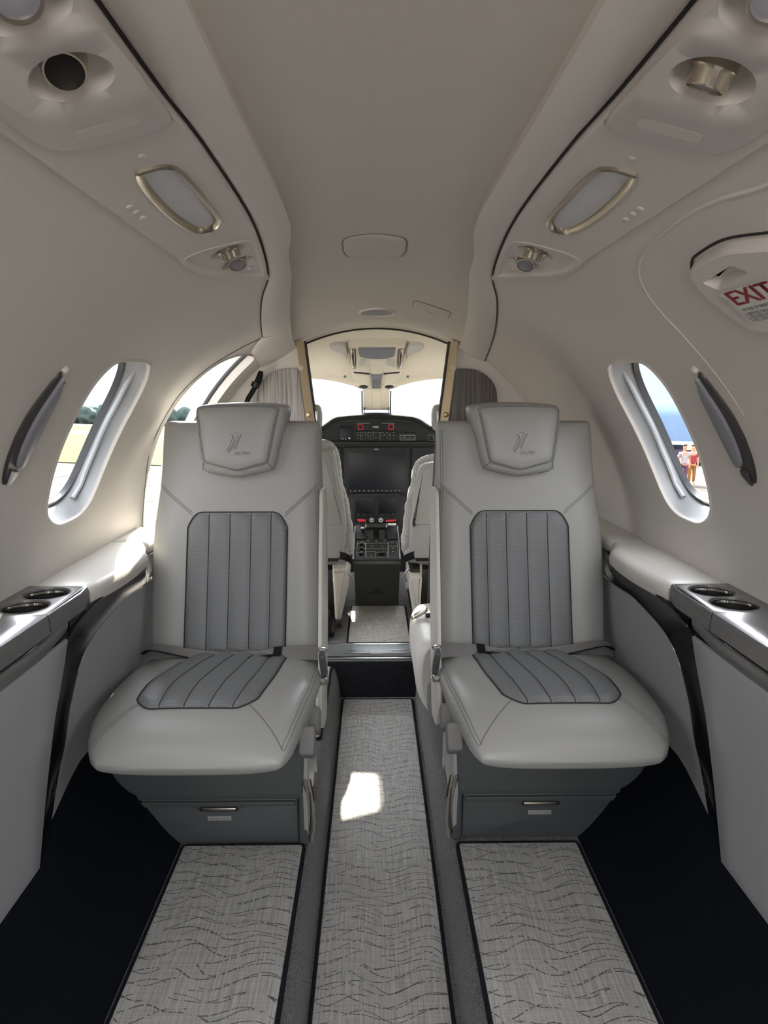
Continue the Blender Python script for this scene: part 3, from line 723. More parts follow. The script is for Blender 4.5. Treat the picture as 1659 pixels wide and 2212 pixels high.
def build_psu(sg, label, vents):
    root = thing('service_unit', label, 'overhead panel', (sg * 0.25, 0.8, 1.40), 'overhead service panels')
    mf = wm(sg)
    BL = 0.010
    def dish(th, y, ra, rb): return ell(S2(th), y, ra, rb, 36)
    d1 = dish(18.5, 0.545, 0.031, 0.032); d0 = dish(17.9, 0.455, 0.031, 0.032)
    lens_o = [(a, b) for a, b, _ in spline([(S2(t), y, 0) for t, y in LENS], 4, True)]
    pock_o = roundpoly(P2(POCK), 0.012, 4)
    # base plate with the holes
    rim_o = roundpoly(P2(RIM), 0.012, 4)
    mk('base_plate', patch(P2(PSU + gapside), mf, BL, 0.004, [ccw(lens_o), ccw(rim_o), ccw(pock_o)], 0.03, base=-0.002), MT['psu'], root)
    # raised pod with two air vents
    plat = roundpoly(P2(PLAT), 0.012, 4)
    n = 80
    ro = resample(ccw(rim_o), n, True); po = resample(ccw(plat), n, True)
    # line both loops up on the same start
    k0 = min(range(n), key=lambda k: (po[k][0] - ro[0][0]) ** 2 + (po[k][1] - ro[0][1]) ** 2); po = po[k0:] + po[:k0]
    rr = []
    for t, o in ((0.0, BL), (0.06, BL + 0.004), (0.16, BL + 0.006), (0.55, BL + 0.009), (0.90, BL + 0.0150), (1.0, BL + 0.0165)):
        rr.append([mf(a[0] + (b[0] - a[0]) * t, a[1] + (b[1] - a[1]) * t, o) for a, b in zip(ro, po)])
    pod = M().add(loft(rr, True, False))
    fv, ff = fill(po, [d1, d0], 0.02)
    pod.add(([mf(a, b, BL + 0.0165) for a, b in fv], ff))
    for d in (d1, d0):
        cx = sum(p[0] for p in d) / 36; cy = sum(p[1] for p in d) / 36
        pod.add(loft([[mf(cx + (a - cx) * s_, cy + (b - cy) * s_, BL + o) for a, b in d] for s_, o in ((1, 0.0165), (0.96, 0.0150), (0.88, 0.009), (0.75, 0.000), (0.55, -0.006), (0.1, -0.008))], True, False))
    pod.build('vent_pod', MT['psu'], root, sharp=50)
    lbl = roundpoly(P2([(21.4, 0.630), (17.1, 0.637), (17.1, 0.661), (21.7, 0.650)]), 0.006, 4)
    mk('label_plate', patch(lbl, mf, BL + 0.0108, 0.002, (), 0.02, base=BL + 0.004), MT['psu'], root)
    for th, y, tilt, inner in vents: gasper(root, sg, th, y, 0.0155, tilt, 0.026, inner, lift=BL - 0.004)
    lozenge(root, sg, 19.36, 0.748, 0.006, BL)
    # reading light: bright bezel and frosted lens
    bz = ccw(lens_o); b1 = inset(bz, 0.003); b2 = inset(bz, 0.007); b3 = inset(bz, 0.0105)
    lens = mk('light_lens', patch(inset(bz, 0.0095), mf, BL - 0.002, 0.0, (), 0.02), MT['lens'], root)
    mk('light_bezel', loft([[mf(a, b, BL - 0.004) for a, b in bz], [mf(a, b, BL + 0.003) for a, b in bz], [mf(a, b, BL + 0.0045) for a, b in b1], [mf(a, b, BL + 0.002) for a, b in b2], [mf(a, b, BL - 0.004) for a, b in b3]], True, False), MT['nickel'], root)
    for y in (0.858, 0.881, 0.906): lozenge(root, sg, 23.6, y, 0.0065, BL)
    lozenge(root, sg, 19.9, 1.074, 0.006, BL); lozenge(root, sg, 19.6, 1.385, 0.005, BL - 0.004)
    # front pocket with two small vents
    pk = ccw(pock_o); e2 = dish(20.1, 1.222, 0.031, 0.032); e3 = dish(20.25, 1.314, 0.031, 0.034)
    pm = M()
    pm.add(loft([[mf(a, b, BL) for a, b in pk], [mf(a, b, BL + 0.0012) for a, b in inset(pk, 0.002)], [mf(a, b, BL - 0.003) for a, b in inset(pk, 0.006)], [mf(a, b, BL - 0.005) for a, b in inset(pk, 0.009)]], True, False))
    fv, ff = fill(inset(pk, 0.009), [e2, e3], 0.02)
    pm.add(([mf(a, b, BL - 0.005) for a, b in fv], ff))
    for d in (e2, e3):
        cx = sum(p[0] for p in d) / 36; cy = sum(p[1] for p in d) / 36
        pm.add(loft([[mf(cx + (a - cx) * s_, cy + (b - cy) * s_, BL + o) for a, b in d] for s_, o in ((1, -0.005), (0.95, -0.007), (0.8, -0.014), (0.55, -0.02), (0.1, -0.022))], True, False))
    pm.build('vent_pocket', MT['psu'], root, sharp=50)
    gasper(root, sg, 20.1, 1.222, 0.018, (0, 0.25, 0), 0.028, 'lens', lift=-0.012)
    gasper(root, sg, 20.25, 1.314, 0.018, (0, -0.55, -0.1), 0.026, 'lens', lift=-0.012)
build_psu(-1, 'overhead service panel on the left with its vent mouth turned to show black', [(18.55, 0.545, (0.05, -0.65, -0.1), 'hole'), (18.0, 0.455, (0.25, -0.45, -0.2), 'lens')])
build_psu(1, 'overhead service panel on the right with its metal vent seen from the side', [(18.3, 0.541, (0, 0.35, -0.05), 'lens'), (17.7, 0.455, (-0.1, -0.5, -0.1), 'lens')])

# wall sconces between the windows
def sconce(sg, label):
    root = thing('wall_light', label, 'wall light', (sg * 0.62, 1.26, 1.05), 'wall lights between the windows')
    mf = wm(sg)
    aft = [(47.6, 1.237), (51, 1.2295), (54.5, 1.226), (58, 1.229), (61.2, 1.237), (64, 1.248), (66.0, 1.266)]
    fwd = [(64.5, 1.288), (61.5, 1.300), (58, 1.301), (54.6, 1.294), (51, 1.278)]
    mid = [(62.9, 1.274), (60.5, 1.262), (57, 1.254), (54, 1.251), (51, 1.250)]
    ol = spline([(S2(t), y, 0) for t, y in aft + fwd], 4, True)
    mk('bracket', patch([p[:2] for p in ol], mf, 0.006, 0.003, (), 0.02), MT['sconce'], root)
    ln = spline([(S2(t), y, 0) for t, y in [(48.2, 1.246)] + fwd[::-1][0:4] + [(63.4, 1.292)] + mid], 4, True)
    mk('light_lens', patch([p[:2] for p in ln], mf, 0.014, 0.006, (), 0.02, base=0.004), MT['lensgrey'], root)
    mk('top_clip', patch(ell(S2(47.2), 1.246, 0.008, 0.010, 16), mf, 0.008, 0.003, (), 0.02), MT['psu'], root)
    mk('tip', patch(P2([(63.6, 1.266), (66.2, 1.268), (64.8, 1.288), (63.8, 1.290)]), mf, 0.010, 0.002, (), 0.02, base=0.004), MT['alu'] if sg < 0 else MT['sconce'], root)
sconce(-1, 'slim leaf-shaped wall light on the left wall behind the window')
sconce(1, 'slim leaf-shaped wall light on the right wall under the exit placard')

# emergency hatch seam and release cover, right wall
hs = [(28.6, 0.60), (28.4, 0.70), (27.5, 0.77), (27.3, 0.85), (28.3, 0.985), (30.1, 1.07), (32.8, 1.128), (36.8, 1.167), (42, 1.183), (47.6, 1.189), (55, 1.192)]
hp_ = [W(t, y, 0.0) for t, y in spline([(a, b, 0) for a, b in hs], 6) for t, y in [(t, y)]] if False else [W(q[0], q[1], 0.0) for q in spline([(a, b, 0) for a, b in hs], 6)]
hatch = thing('door_2', 'emergency exit hatch outlined in the right wall', 'hatch', (0.5, 0.95, 1.2), kind='structure')
mk('seam_bead', tube(hp_, [0.0035 * (1 - 0.75 * i / len(hp_)) for i in range(len(hp_))], 8), MT['liner'], hatch)
mfR = wm(1)
cover = thing('release_cover', 'pull-off handle cover with a finger slot above the exit placard', 'cover', (0.5, 0.85, 1.3))
co = roundpoly(P2([(32.6, 0.956), (31.9, 0.925), (31.6, 0.84), (33.2, 0.76), (44, 0.70), (43.5, 0.90), (42, 0.968), (37, 0.985), (33.8, 0.968)]), 0.02, 6)
slot = roundpoly(P2([(34.2, 0.945), (33.4, 0.853), (34.9, 0.840), (35.75, 0.932)]), 0.008, 4)
cm = M().add(patch(co, mfR, 0.014, 0.006, [ccw(slot)], 0.02, base=-0.004))
ps = ccw(slot)
cm.add(loft([[mfR(a, b, 0.014) for a, b in ps], [mfR(a, b, 0.012) for a, b in inset(ps, 0.0015)], [mfR(a, b, 0.004) for a, b in inset(ps, 0.004)], [mfR(a, b, 0.001) for a, b in inset(ps, 0.007)]], True, False))
fv, ff = fill(inset(ps, 0.007), (), 0.02); cm.add(([mfR(a, b, 0.001) for a, b in fv], ff))
cm.build('cover_plate', MT['psu'], cover)
gap_ = [mfR(S2(t), y, 0.0005) for t, y in [(33.2, 0.968), (32.2, 0.945), (31.6, 0.918), (31.25, 0.84), (32.4, 0.77)]]
mk('shadow_gap', tube(spline(gap_, 5), 0.002, 6), MT['seam'], cover)
pl = thing('exit_placard', 'white placard with red EXIT lettering on the right wall', 'placard', (0.5, 0.85, 1.28))
# placard frame of reference: u runs towards the rear (reading direction), v up the wall
def pm_(u, v, o=0): return mfR(S2(38.5) - v, 0.858 - u, 0.0145 + o)
mk('plate', patch(roundpoly([(-0.085, -0.03), (0.105, -0.03), (0.105, 0.0305), (-0.085, 0.0305)], 0.006, 4), pm_, 0.0012, 0.0006, (), 0.03, base=0), MT['placard'], pl)
def put_text(s, size, u, v, mtl, shear=0, sxy=(1, 1), name='lettering', align='LEFT', o=0.0016):
    t = text2(s, size, shear, align)
    t = ([((a * sxy[0]) + u, b * sxy[1] + v) for a, b in t[0]], t[1])
    return mk(name, mapped(t, lambda a, b: pm_(a, b, o)), mtl, pl, sharp=180)
put_text('EXIT', 0.036, -0.070, 0.016, MT['exitred'], 0, (1.35, 1.0))
for k in (1, 2, 3): put_text('EXIT', 0.036, -0.070 + 0.0011 * k, 0.0155 + 0.0008 * (k % 2), MT['exitred'], 0, (1.35, 1.02))
put_text('IN CASE OF EMERGENCY', 0.0072, -0.066, -0.0045, MT['ink'])
put_text('1. REMOVE THIS COVER', 0.0072, -0.072, -0.0125, MT['ink'])
put_text('2. PULL RED HANDLE', 0.0072, -0.072, -0.0185, MT['ink'])
put_text('3. PULL DOOR INWARD', 0.0072, -0.072, -0.0245, MT['ink'])

# ceiling fittings
mfC = lambda a, b, o=0: WS(a, b, -0.008 + o)
ap = thing('access_panel', 'rounded access panel flush in the middle of the ceiling', 'panel', (0, 1.46, 1.48))
apo = roundpoly(P2([(-5.55, 1.40), (-4.9, 1.367), (-0.9, 1.348), (3.1, 1.372), (3.75, 1.41), (3.85, 1.50), (3.3, 1.56), (-0.9, 1.588), (-5.1, 1.555), (-5.7, 1.50)]), 0.02, 5)
mk('panel_face', patch(apo, mfC, 0.0022, 0.002, (), 0.03, base=-0.001), MT['fabric'], ap)
mk('panel_gap', tube([mfC(a, b, 0.0006) for a, b in inset(apo, -0.001)], 0.0012, 6, True), MT['seamlight'], ap)
ap2 = thing('access_panel', 'slanted access panel in the ceiling near the right soffit', 'panel', (0.15, 2.3, 1.46))
apo = roundpoly(P2([(8.3, 2.19), (8.5, 2.34), (17.9, 2.41), (17.6, 2.26)]), 0.02, 5)
mk('panel_face', patch(apo, mfC, 0.0022, 0.002, (), 0.03, base=-0.001), MT['fabric'], ap2)
mk('panel_gap', tube([mfC(a, b, 0.0006) for a, b in inset(apo, -0.001)], 0.001, 6, True), MT['seamlight'], ap2)
cl = thing('ceiling_light', 'small oval ceiling light just behind the cockpit arch', 'light', (0, 2.54, 1.47))
eo = ell(S2(-0.15), 2.545, 0.066, 0.115, 40)
mk('bezel', loft([[mfC(a, b, -0.002) for a, b in eo], [mfC(a, b, 0.006) for a, b in inset(eo, 0.003)], [mfC(a, b, 0.006) for a, b in inset(eo, 0.008)], [mfC(a, b, -0.001) for a, b in inset(eo, 0.012)]], True, False), MT['psu'], cl)
mk('lens', patch(inset(eo, 0.010), mfC, 0.002, 0, (), 0.03), MT['lensgrey'], cl)

# ================================================================== SIDE LEDGES
def both(label_fn): return [(-1, label_fn('left')), (1, label_fn('right'))]
for sg in (-1, 1):
    side = 'left' if sg < 0 else 'right'
    # padded leather armrest
    def arm(name, label, y0, y1, shift, mtl):
        pr = [(0.742, 0.77), (0.742, 0.795), (0.72, 0.800), (0.625, 0.8005), (0.613, 0.797), (0.606, 0.789), (0.603, 0.775), (0.606, 0.762), (0.613, 0.757), (0.742, 0.757)]
        rs = []
        N = 26
        for i in range(N):
            y = y0 + (y1 - y0) * i / (N - 1)
            e = min(1, min(i, N - 1 - i) / 1.5 + 0.0)
            dx = shift(y)
            rs.append([((x + dx if x < 0.7 else x) if e else (x + dx + (0.004 if x < 0.7 else 0)), y, z - (0 if e else (0.004 if z > 0.78 else -0.002))) for x, z in pr])
        root = tag(mk(name, mir(loft(rs, True, True), sg), mtl, loc=(sg * 0.67, (y0 + y1) / 2, 0.757)), label, 'armrest', 'padded side armrests')
        return root
    sh = lambda y: -0.016 * max(0, math.sin(min(1, max(0, (y - 1.455) / 0.40)) * PI)) + 0.036 * min(1, max(0, (y - 1.80) / 0.095))
    arm('armrest', 'padded pale leather armrest beside the %s passenger seat' % side, 1.456, 1.925, sh, MT['leather_pad'])
    arm('armrest', 'short pale pad ahead of the %s armrest near the %s' % (side, 'door' if sg < 0 else 'front wall'), 1.931, 2.14 if sg < 0 else 2.75, lambda y: sh(1.925), MT['leather_pad'])
    # hard console with cup holders and a table lid
    con = thing('side_console', 'grey wood-grain side console with two cup holders on the %s' % side, 'console', (sg * 0.67, 0.6, 0.73), 'side consoles')
    cups = [ell(0.674, 1.394, 0.047, 0.047, 40), ell(0.674, 1.303, 0.047, 0.047, 40)]
    mfz = lambda a, b, o=0: (sg * a, b, 0.80 + o)
    top = [(0.610, 1.2515), (0.745, 1.240), (0.745, 1.452), (0.618, 1.452)]
    body = M()
    fv, ff = fill(ccw(top), cups, 0.03); body.add(([mfz(a, b) for a, b in fv], ff))
    face = [(0.610, 0.80), (0.6075, 0.7985), (0.605, 0.790), (0.6035, 0.764), (0.608, 0.760)]
    body.add(mir(loft([[(x + (0.008 if y > 1.45 else 0), y, z) for x, z in face] for y in (1.2515, 1.30, 1.40, 1.452)], False, False), sg))
    body.build('body', MT['veneer'], con)
    lid = M()
    lp = [(0.610, -0.7), (0.745, -0.7), (0.745, 1.2375), (0.610, 1.249)]
    fv, ff = fill(ccw(lp), (), 0.1); lid.add(([mfz(a, b, 0.0006) for a, b in fv], ff))
    lid.add(mir(loft([[(x, y, z + 0.0006) for x, z in face] for y in np.linspace(-0.7, 1.249, 12)], False, False), sg))
    lid.build('table_lid', MT['veneer'], con)
    ml = [(0.608, 0.7585), (0.602, 0.757), (0.5995, 0.750), (0.600, 0.741), (0.604, 0.733), (0.612, 0.730)]
    mk('rail_moulding', mir(loft([[(x + 0.012 * max(0, (y - 1.18) / 0.1) ** 2 * 0.2, y, z + 0.010 * max(0, (y - 1.22) / 0.1)) for x, z in ml] for y in np.linspace(-0.7, 1.325, 20)], False, False), sg), MT['veneer'], con)
    for cx, cy in ((0.674, 1.394), (0.674, 1.303)):
        c = mk('cup_holder', lathe([(0.0405, 0.0), (0.0395, -0.02), (0.038, -0.075), (0.001, -0.077)], (sg * cx, cy, 0.797), (0, 0, 1), 40), MT['hole'], con)
        mk('rim', lathe([(0.0475, 0.0035), (0.0465, 0.0045), (0.0445, 0.004), (0.043, -0.002), (0.0415, -0.004)], (sg * cx, cy, 0.7965), (0, 0, 1), 40), MT['veneer'], c)
        mk('metal_ring', lathe([(0.042, -0.0035), (0.0415, -0.0015), (0.0398, -0.0015), (0.0392, -0.006)], (sg * cx, cy, 0.7965), (0, 0, 1), 40), MT['chrome'], c)
    # black glossy trim that sweeps down between the wall panels
    U = [(2.15, 0.752), (1.83, 0.758), (1.615, 0.762), (1.447, 0.758), (1.365, 0.746), (1.322, 0.7325), (1.303, 0.689), (1.276, 0.63), (1.256, 0.585), (1.222, 0.47), (1.19, 0.33)]
    Lw = [(2.15, 0.672), (1.923, 0.685), (1.738, 0.690), (1.569, 0.6745), (1.4966, 0.657), (1.444, 0.630), (1.414, 0.5885), (1.390, 0.54), (1.362, 0.48), (1.316, 0.41), (1.262, 0.34)]
    if sg > 0: U[0] = (2.86, 0.75); Lw[0] = (2.86, 0.672)
    us = spline([(0, y, z) for y, z in U], 6); ls = spline([(0, y, z) for y, z in Lw], 6)
    def xa(z): return 0.604 + (0.7325 - z) * 0.066 if z < 0.7325 else 0.604
    rs = []
    for u_, l_ in zip(us, ls):
        row = []
        for k in range(6):
            t = k / 5
            y = u_[1] + (l_[1] - u_[1]) * t; z = u_[2] + (l_[2] - u_[2]) * t
            row.append((xa(u_[2]) + 0.001 + max(0, sh(u_[1])) * (1 - 0.6 * t) + (0.034 if z > 0.42 else 0.030) * t ** 1.1, y, z))
        row.append((row[-1][0] + 0.02, row[-1][1], row[-1][2] - 0.002))
        rs.append(row)
    st = thing('black_trim', 'black glossy trim strip curving down the %s side wall' % side, 'trim', (sg * 0.63, 1.4, 0.5), 'black trim strips')
    mk('strip', mir(loft(rs, False, False), sg), MT['black_gloss'], st)
    ed = [(sg * (r[5][0] + 0.0), r[5][1], r[5][2]) for r in rs]
    mk('metal_edge', tube(ed, 0.0012, 6), MT['chrome'], st)
    ed = [(sg * ((0.6035 if q[2] > 0.73 else xa(q[2])) + max(0, sh(q[1]))), q[1], q[2] + (0.004 if q[2] > 0.73 else 0)) for q in us if q[2] > 0.728]
    mk('upper_bead', tube(ed, 0.0035, 6), MT['black_gloss'], st)
    # lower wall panels
    edge = [(q[1] - 0.001, q[2]) for q in us if q[2] < 0.7325]
    pa = [(-0.8, 0.731), (1.315, 0.7325)] + edge + [(1.17, 0.325), (-0.8, 0.325)]
    mfp = lambda a, b, o=0: (sg * (xa(b) - o), a, b)
    tag(mk('wall_panel', patch(pa, mfp, 0.0025, 0.004, (), 0.06, base=-0.004), MT['panel'], loc=(sg * 0.62, 0.6, 0.35)), 'plain grey wall panel under the %s console beside the camera' % side, 'wall panel', 'lower wall panels')
    e2 = [(q[1], q[2]) for q in ls]
    y1 = 2.15 if sg < 0 else 2.86
    pb = e2 + [(1.24, 0.31), (y1, 0.31)]
    def mfq(a, b, o=0):
        t = min(1, max(0, (a - 1.2) / 0.25))
        return (sg * (0.6405 + 0.0 * t + (0.662 - 0.6405) * max(0, min(1, (0.66 - b) / 0.25)) * t - o), a, b)
    tag(mk('wall_panel', patch(pb, mfq, 0.0, 0.0, (), 0.05), MT['panel'], loc=(sg * 0.65, 1.7, 0.35)), 'grey wall panel behind the %s passenger seat under the black trim' % side, 'wall panel', 'lower wall panels')

# ================================================================== PASSENGER SEATS
TSEAM = [0.0, 0.165, 0.365, 0.575, 0.785, 1.0]
def rib(t, amp=0.005):
    for a, b in zip(TSEAM, TSEAM[1:]):
        if t <= b + 1e-9:
            u = (t - a) / (b - a)
            return amp * (1 - abs(2 * u - 1) ** 3.5)
    return 0
def rib_cols(n=10): 
    out = []
    for a, b in zip(TSEAM, TSEAM[1:]): out += [a + (b - a) * k / n for k in range(n)]
    return out + [1.0]
XI = [(0.44, 0.152), (0.64, 0.152), (0.825, 0.158), (0.94, 0.163), (1.0, 0.163), (1.13, 0.162)]
XO = [(0.44, 0.626), (0.64, 0.628), (0.74, 0.627), (0.825, 0.622), (0.94, 0.606), (1.01, 0.601), (1.13, 0.597)]
BD, BN = 0.056, 4.6
def yf(z): return 1.855 + (z - 0.5) * 0.2
def back_y(x, z):
    a, b = interp(XI, z), interp(XO, z); xc, h = (a + b) / 2, (b - a) / 2
    u = min(0.999, abs(x - xc) / h)
    bol = 0.010 * math.exp(-((u - 0.80) / 0.16) ** 2) * min(1, max(0, (0.95 - z) / 0.2))   # soft side bolsters
    return yf(z) + BD - (BD + bol) * (1 - u ** BN) ** (1 / BN)
CXI = [(1.32, 0.205), (1.345, 0.190), (1.38, 0.180), (1.45, 0.170), (1.6, 0.157), (1.75, 0.153), (1.9, 0.153)]
CXO = [(1.32, 0.560), (1.345, 0.585), (1.38, 0.602), (1.45, 0.620), (1.6, 0.633), (1.75, 0.636), (1.9, 0.630)]
CZT = [(1.32, 0.470), (1.325, 0.484), (1.332, 0.495), (1.343, 0.507), (1.358, 0.518), (1.378, 0.528), (1.405, 0.537), (1.44, 0.544), (1.50, 0.549), (1.55, 0.548), (1.7, 0.538), (1.8, 0.524), (1.9, 0.506)]
CZB = [(1.32, 0.464), (1.325, 0.452), (1.332, 0.446), (1.343, 0.441), (1.358, 0.437), (1.378, 0.434), (1.43, 0.431), (1.55, 0.42), (1.9, 0.40)]
CN = 3.0
def cush(y): return interp(CXI, y), interp(CXO, y), interp(CZT, y), interp(CZB, y)
def cush_z(x, y):
    a, b, t, q = cush(y); xc, h = (a + b) / 2, (b - a) / 2
    u = min(0.999, abs(x - xc) / h)
    zc = (t + q) / 2
    return zc + (t - zc) * (1 - u ** CN) ** (1 / CN)
def seat(sg, label):
    root = thing('passenger_seat', label, 'seat', (sg * 0.38, 1.7, 0.13), 'passenger seats')
    mm = lambda vf: mir(vf, sg)
    # backrest
    rs = []
    zs = list(np.linspace(0.44, 1.085, 34)); top = [(1.097, 0.985), (1.108, 0.955), (1.116, 0.90), (1.121, 0.80), (1.123, 0.55), (1.1235, 0.05)]
    for z, s in [(z, 1.0) for z in zs] + top:
        a, b = interp(XI, z), interp(XO, z); xc, h = (a + b) / 2, (b - a) / 2
        row = []
        for x, y in sup(1, 1, BN, 72):
            u = abs(x)
            if y < 0 or u > 0.999:
                X = xc + h * x
                Y = back_y(X, z) if y < 0 else yf(z) + BD
            else: X = xc + h * x; Y = yf(z) + BD + BD * y
            k = 1 - (1 - s) * 0.55 if s > 0.5 else s
            X = xc + (X - xc) * (1 - (1 - s) * (0.10 if s > 0.5 else 1.0)); Y = yf(z) + BD + (Y - yf(z) - BD) * s
            row.append((X, Y, z))
        rs.append(row)
    back = mk('backrest', mm(loft(rs, True, True)), MT['leather'], root, sharp=70)
    # ribbed centre panel of the backrest
    rows = []
    for v in np.linspace(0, 1, 30):
        row = []
        for t in rib_cols():
            e = min(t, 1 - t)
            zt = 0.881 - 0.042 * (max(0, 1 - e / 0.16)) ** 2.6
            z = 0.45 + (zt - 0.45) * v
            l = interp([(0.45, 0.257), (0.64, 0.2535), (0.83, 0.2505), (0.9, 0.2505)], z); r = interp([(0.45, 0.5305), (0.64, 0.526), (0.83, 0.5215), (0.9, 0.5215)], z)
            x = l + (r - l) * t
            ed = min(1, min(e / 0.02, (1 - v) / 0.03 + 0.0))
            row.append((x, back_y(x, z) - (-0.002 + (0.0045 + rib(t)) * ed), z))
        rows.append(row)
    ins = mk('ribbed_panel', mm(loft(rows, False, False)), MT['perf_back'], back, sharp=80)
    def bpath(pts, off=0.0015): return [(x, back_y(x, z) - off, z) for x, z in pts]
    outline = [(rows[i][0][0], rows[i][0][2]) for i in range(len(rows))] + [(p[0], p[2]) for p in rows[-1]][1:-1] + [(rows[i][-1][0], rows[i][-1][2]) for i in range(len(rows) - 1, -1, -1)]
    st = M().add(mm(tube(bpath(outline, 0.0018), 0.0017, 6)))
    for t in TSEAM[1:-1]:
        p = []
        for i in range(len(rows)):
            z = rows[i][0][2]; q = rows[i]
            j = rib_cols().index(min(rib_cols(), key=lambda k: abs(k - t)))
            p.append((q[j][0], q[j][1] - 0.0006, q[j][2]))
        st.add(mm(tube(p, 0.0012, 6)))
    st.build('piping', MT['seam'], back)
    st = M()
    for (x0, z0, x1, z1) in ((0.509, 0.876, 0.604, 0.954), (0.257, 0.873, 0.1655, 0.955)):
        for d in (-0.0035, 0.0035):
            pts = [(x0 + (x1 - x0) * k / 12, z0 + (z1 - z0) * k / 12 + d) for k in range(13)]
            st.add(mm(tube(bpath(pts, 0.0002), 0.001, 5)))
        st.build('stitching', MT['stitch'], back); st = M()
    for d in (0.0, 0.006):
        pts = [(interp(XI, z) + 0.008 + d, z) for z in np.linspace(0.50, 1.10, 40)]
        st.add(mm(tube(bpath(pts, 0.0002), 0.0008, 5)))
    st.build('stitching', MT['stitch'], back)
    # headrest
    HO = roundpoly([(0.4945, 1.166), (0.495, 1.108), (0.482, 1.026), (0.4735, 0.990), (0.380, 0.974), (0.284, 0.995), (0.277, 1.026), (0.262, 1.088), (0.2535, 1.118), (0.246, 1.168), (0.30, 1.1745), (0.376, 1.1765), (0.45, 1.1735)], [0.014, 0.02, 0.02, 0.014, 0.02, 0.014, 0.02, 0.02, 0.02, 0.014, 0.02, 0.02, 0.02], 5)
    HS = roundpoly([(0.489, 1.163), (0.484, 1.108), (0.475, 1.045), (0.4705, 1.018), (0.382, 0.994), (0.300, 1.016), (0.294, 1.045), (0.283, 1.10), (0.278, 1.125), (0.267, 1.163), (0.31, 1.168), (0.376, 1.169), (0.45, 1.167)], [0.010, 0.02, 0.02, 0.008, 0.012, 0.008, 0.02, 0.02, 0.02, 0.010, 0.02, 0.02, 0.02], 5)
    n = 96
    ho, hs = ccw(HO), ccw(HS)
    def start(p):
        k = min(range(len(p)), key=lambda i: (p[i][0] - 0.38) ** 2 + (p[i][1] - 1.18) ** 2); return p[k:] + p[:k]
    ho = resample(start(ho), n, True); hs = resample(start(hs), n, True)
    cx, cz = 0.382, 1.085
    def hy(z): return 1.926 + 0.16 * (z - 1.07)
    def ring(p, o, s=1.0): return [(cx + (a - cx) * s, hy(cz + (b - cz) * s) + o, cz + (b - cz) * s) for a, b in p]
    rr = [ring(ho, 0.14, 0.93), ring(ho, 0.125, 0.985), ring(ho, 0.10), ring(ho, 0.030), ring(ho, 0.018, 0.992)]
    rr += [[tuple((Vector(a) * (1 - t) + Vector(b) * t) + Vector((0, -0.004 * math.sin(t * PI), 0))) for a, b in zip(ring(ho, 0.018, 0.992), ring(hs, 0.003))] for t in (0.35, 0.7)]
    rr += [ring(hs, 0.004), ring(hs, 0.0005, 0.985), ring(hs, -0.003, 0.93), ring(hs, -0.006, 0.75), ring(hs, -0.0075, 0.5), ring(hs, -0.008, 0.25), ring(hs, -0.0082, 0.03)]
    head = mk('headrest', mm(loft(rr, True, True)), MT['leather'], root, sharp=75)
    st = M().add(mm(tube(ring(hs, 0.0015, 0.999), 0.001, 5, True)))
    st.add(mm(tube(ring(hs, -0.0022, 0.955), 0.0006, 5, True)))
    for (x0, z0), (x1, z1) in (((0.4705, 1.018), (0.477, 0.994)), ((0.300, 1.016), (0.283, 0.997))):
        st.add(mm(tube([(x0, hy(z0) + 0.001, z0), ((x0 + x1) / 2, hy(z0) + 0.006, (z0 + z1) / 2), (x1, hy(z1) + 0.018, z1)], 0.0009, 5)))
    st.build('stitching', MT['stitch'], head)
    # embossed mark: slanted strokes with ELITE below
    lx, lz = (-0.379, 1.064) if sg < 0 else (0.388, 1.064)
    lm = M()
    def lface(x, z, o=0.0): return (x, hy(z) - 0.0085 - o, z)
    for pts in ([(-0.021, 0.022), (-0.014, 0.022), (-0.018, 0.004), (-0.024, -0.010), (-0.033, -0.023)], [(-0.008, 0.029), (0.003, 0.029), (-0.004, 0.010), (-0.012, -0.010), (-0.026, -0.030)], [(-0.013, 0.022), (-0.010, 0.005), (-0.018, -0.012), (-0.030, -0.030)], [(0.015, 0.026), (0.006, 0.010), (-0.001, -0.008), (-0.006, -0.020)], [(0.012, 0.026), (0.004, 0.012), (-0.004, -0.006), (-0.010, -0.018)]):
        q = spline([(a, b, 0) for a, b in pts], 5)
        lm.add(tube([lface(lx + a * 0.86, lz + b * 0.86 + 0.006) for a, b, _ in q], 0.0007, 5))
    lm.build('emblem', MT['emboss'], head)
    tx = text2('ELITE', 0.0125, 0.3, 'CENTER')
    tx = ([(a * 1.35, b) for a, b in tx[0]], tx[1])
    mk('lettering', mapped(tx, lambda a, b: lface(lx + 0.012 + a, lz - 0.0225 + b, 0.0008)), MT['emboss'], head, sharp=180)
    # cushion
    rs = []
    for y in [1.3195, 1.321, 1.325, 1.332, 1.343, 1.358, 1.378, 1.405, 1.44] + list(np.linspace(1.48, 1.90, 16)):
        a, b, t, q = cush(y); s = 1.0 if y > 1.321 else 0.6
        if y < 1.32: s = 0.1
        rs.append([(x, y, z) for x, z in sup((b - a) / 2 * (s if s < 1 else 1), (t - q) / 2 * s, CN, 64, (a + b) / 2, (t + q) / 2)])
    cu = mk('seat_cushion', mm(loft(rs, True, True)), MT['leather'], root, sharp=75)
    EO = smooth_tab([(1.42, 0.523), (1.46, 0.528), (1.51, 0.531), (1.58, 0.529), (1.68, 0.506), (1.84, 0.468)], 4); EI = smooth_tab([(1.42, 0.276), (1.46, 0.270), (1.53, 0.259), (1.66, 0.247), (1.84, 0.242)], 4)
    rows = []
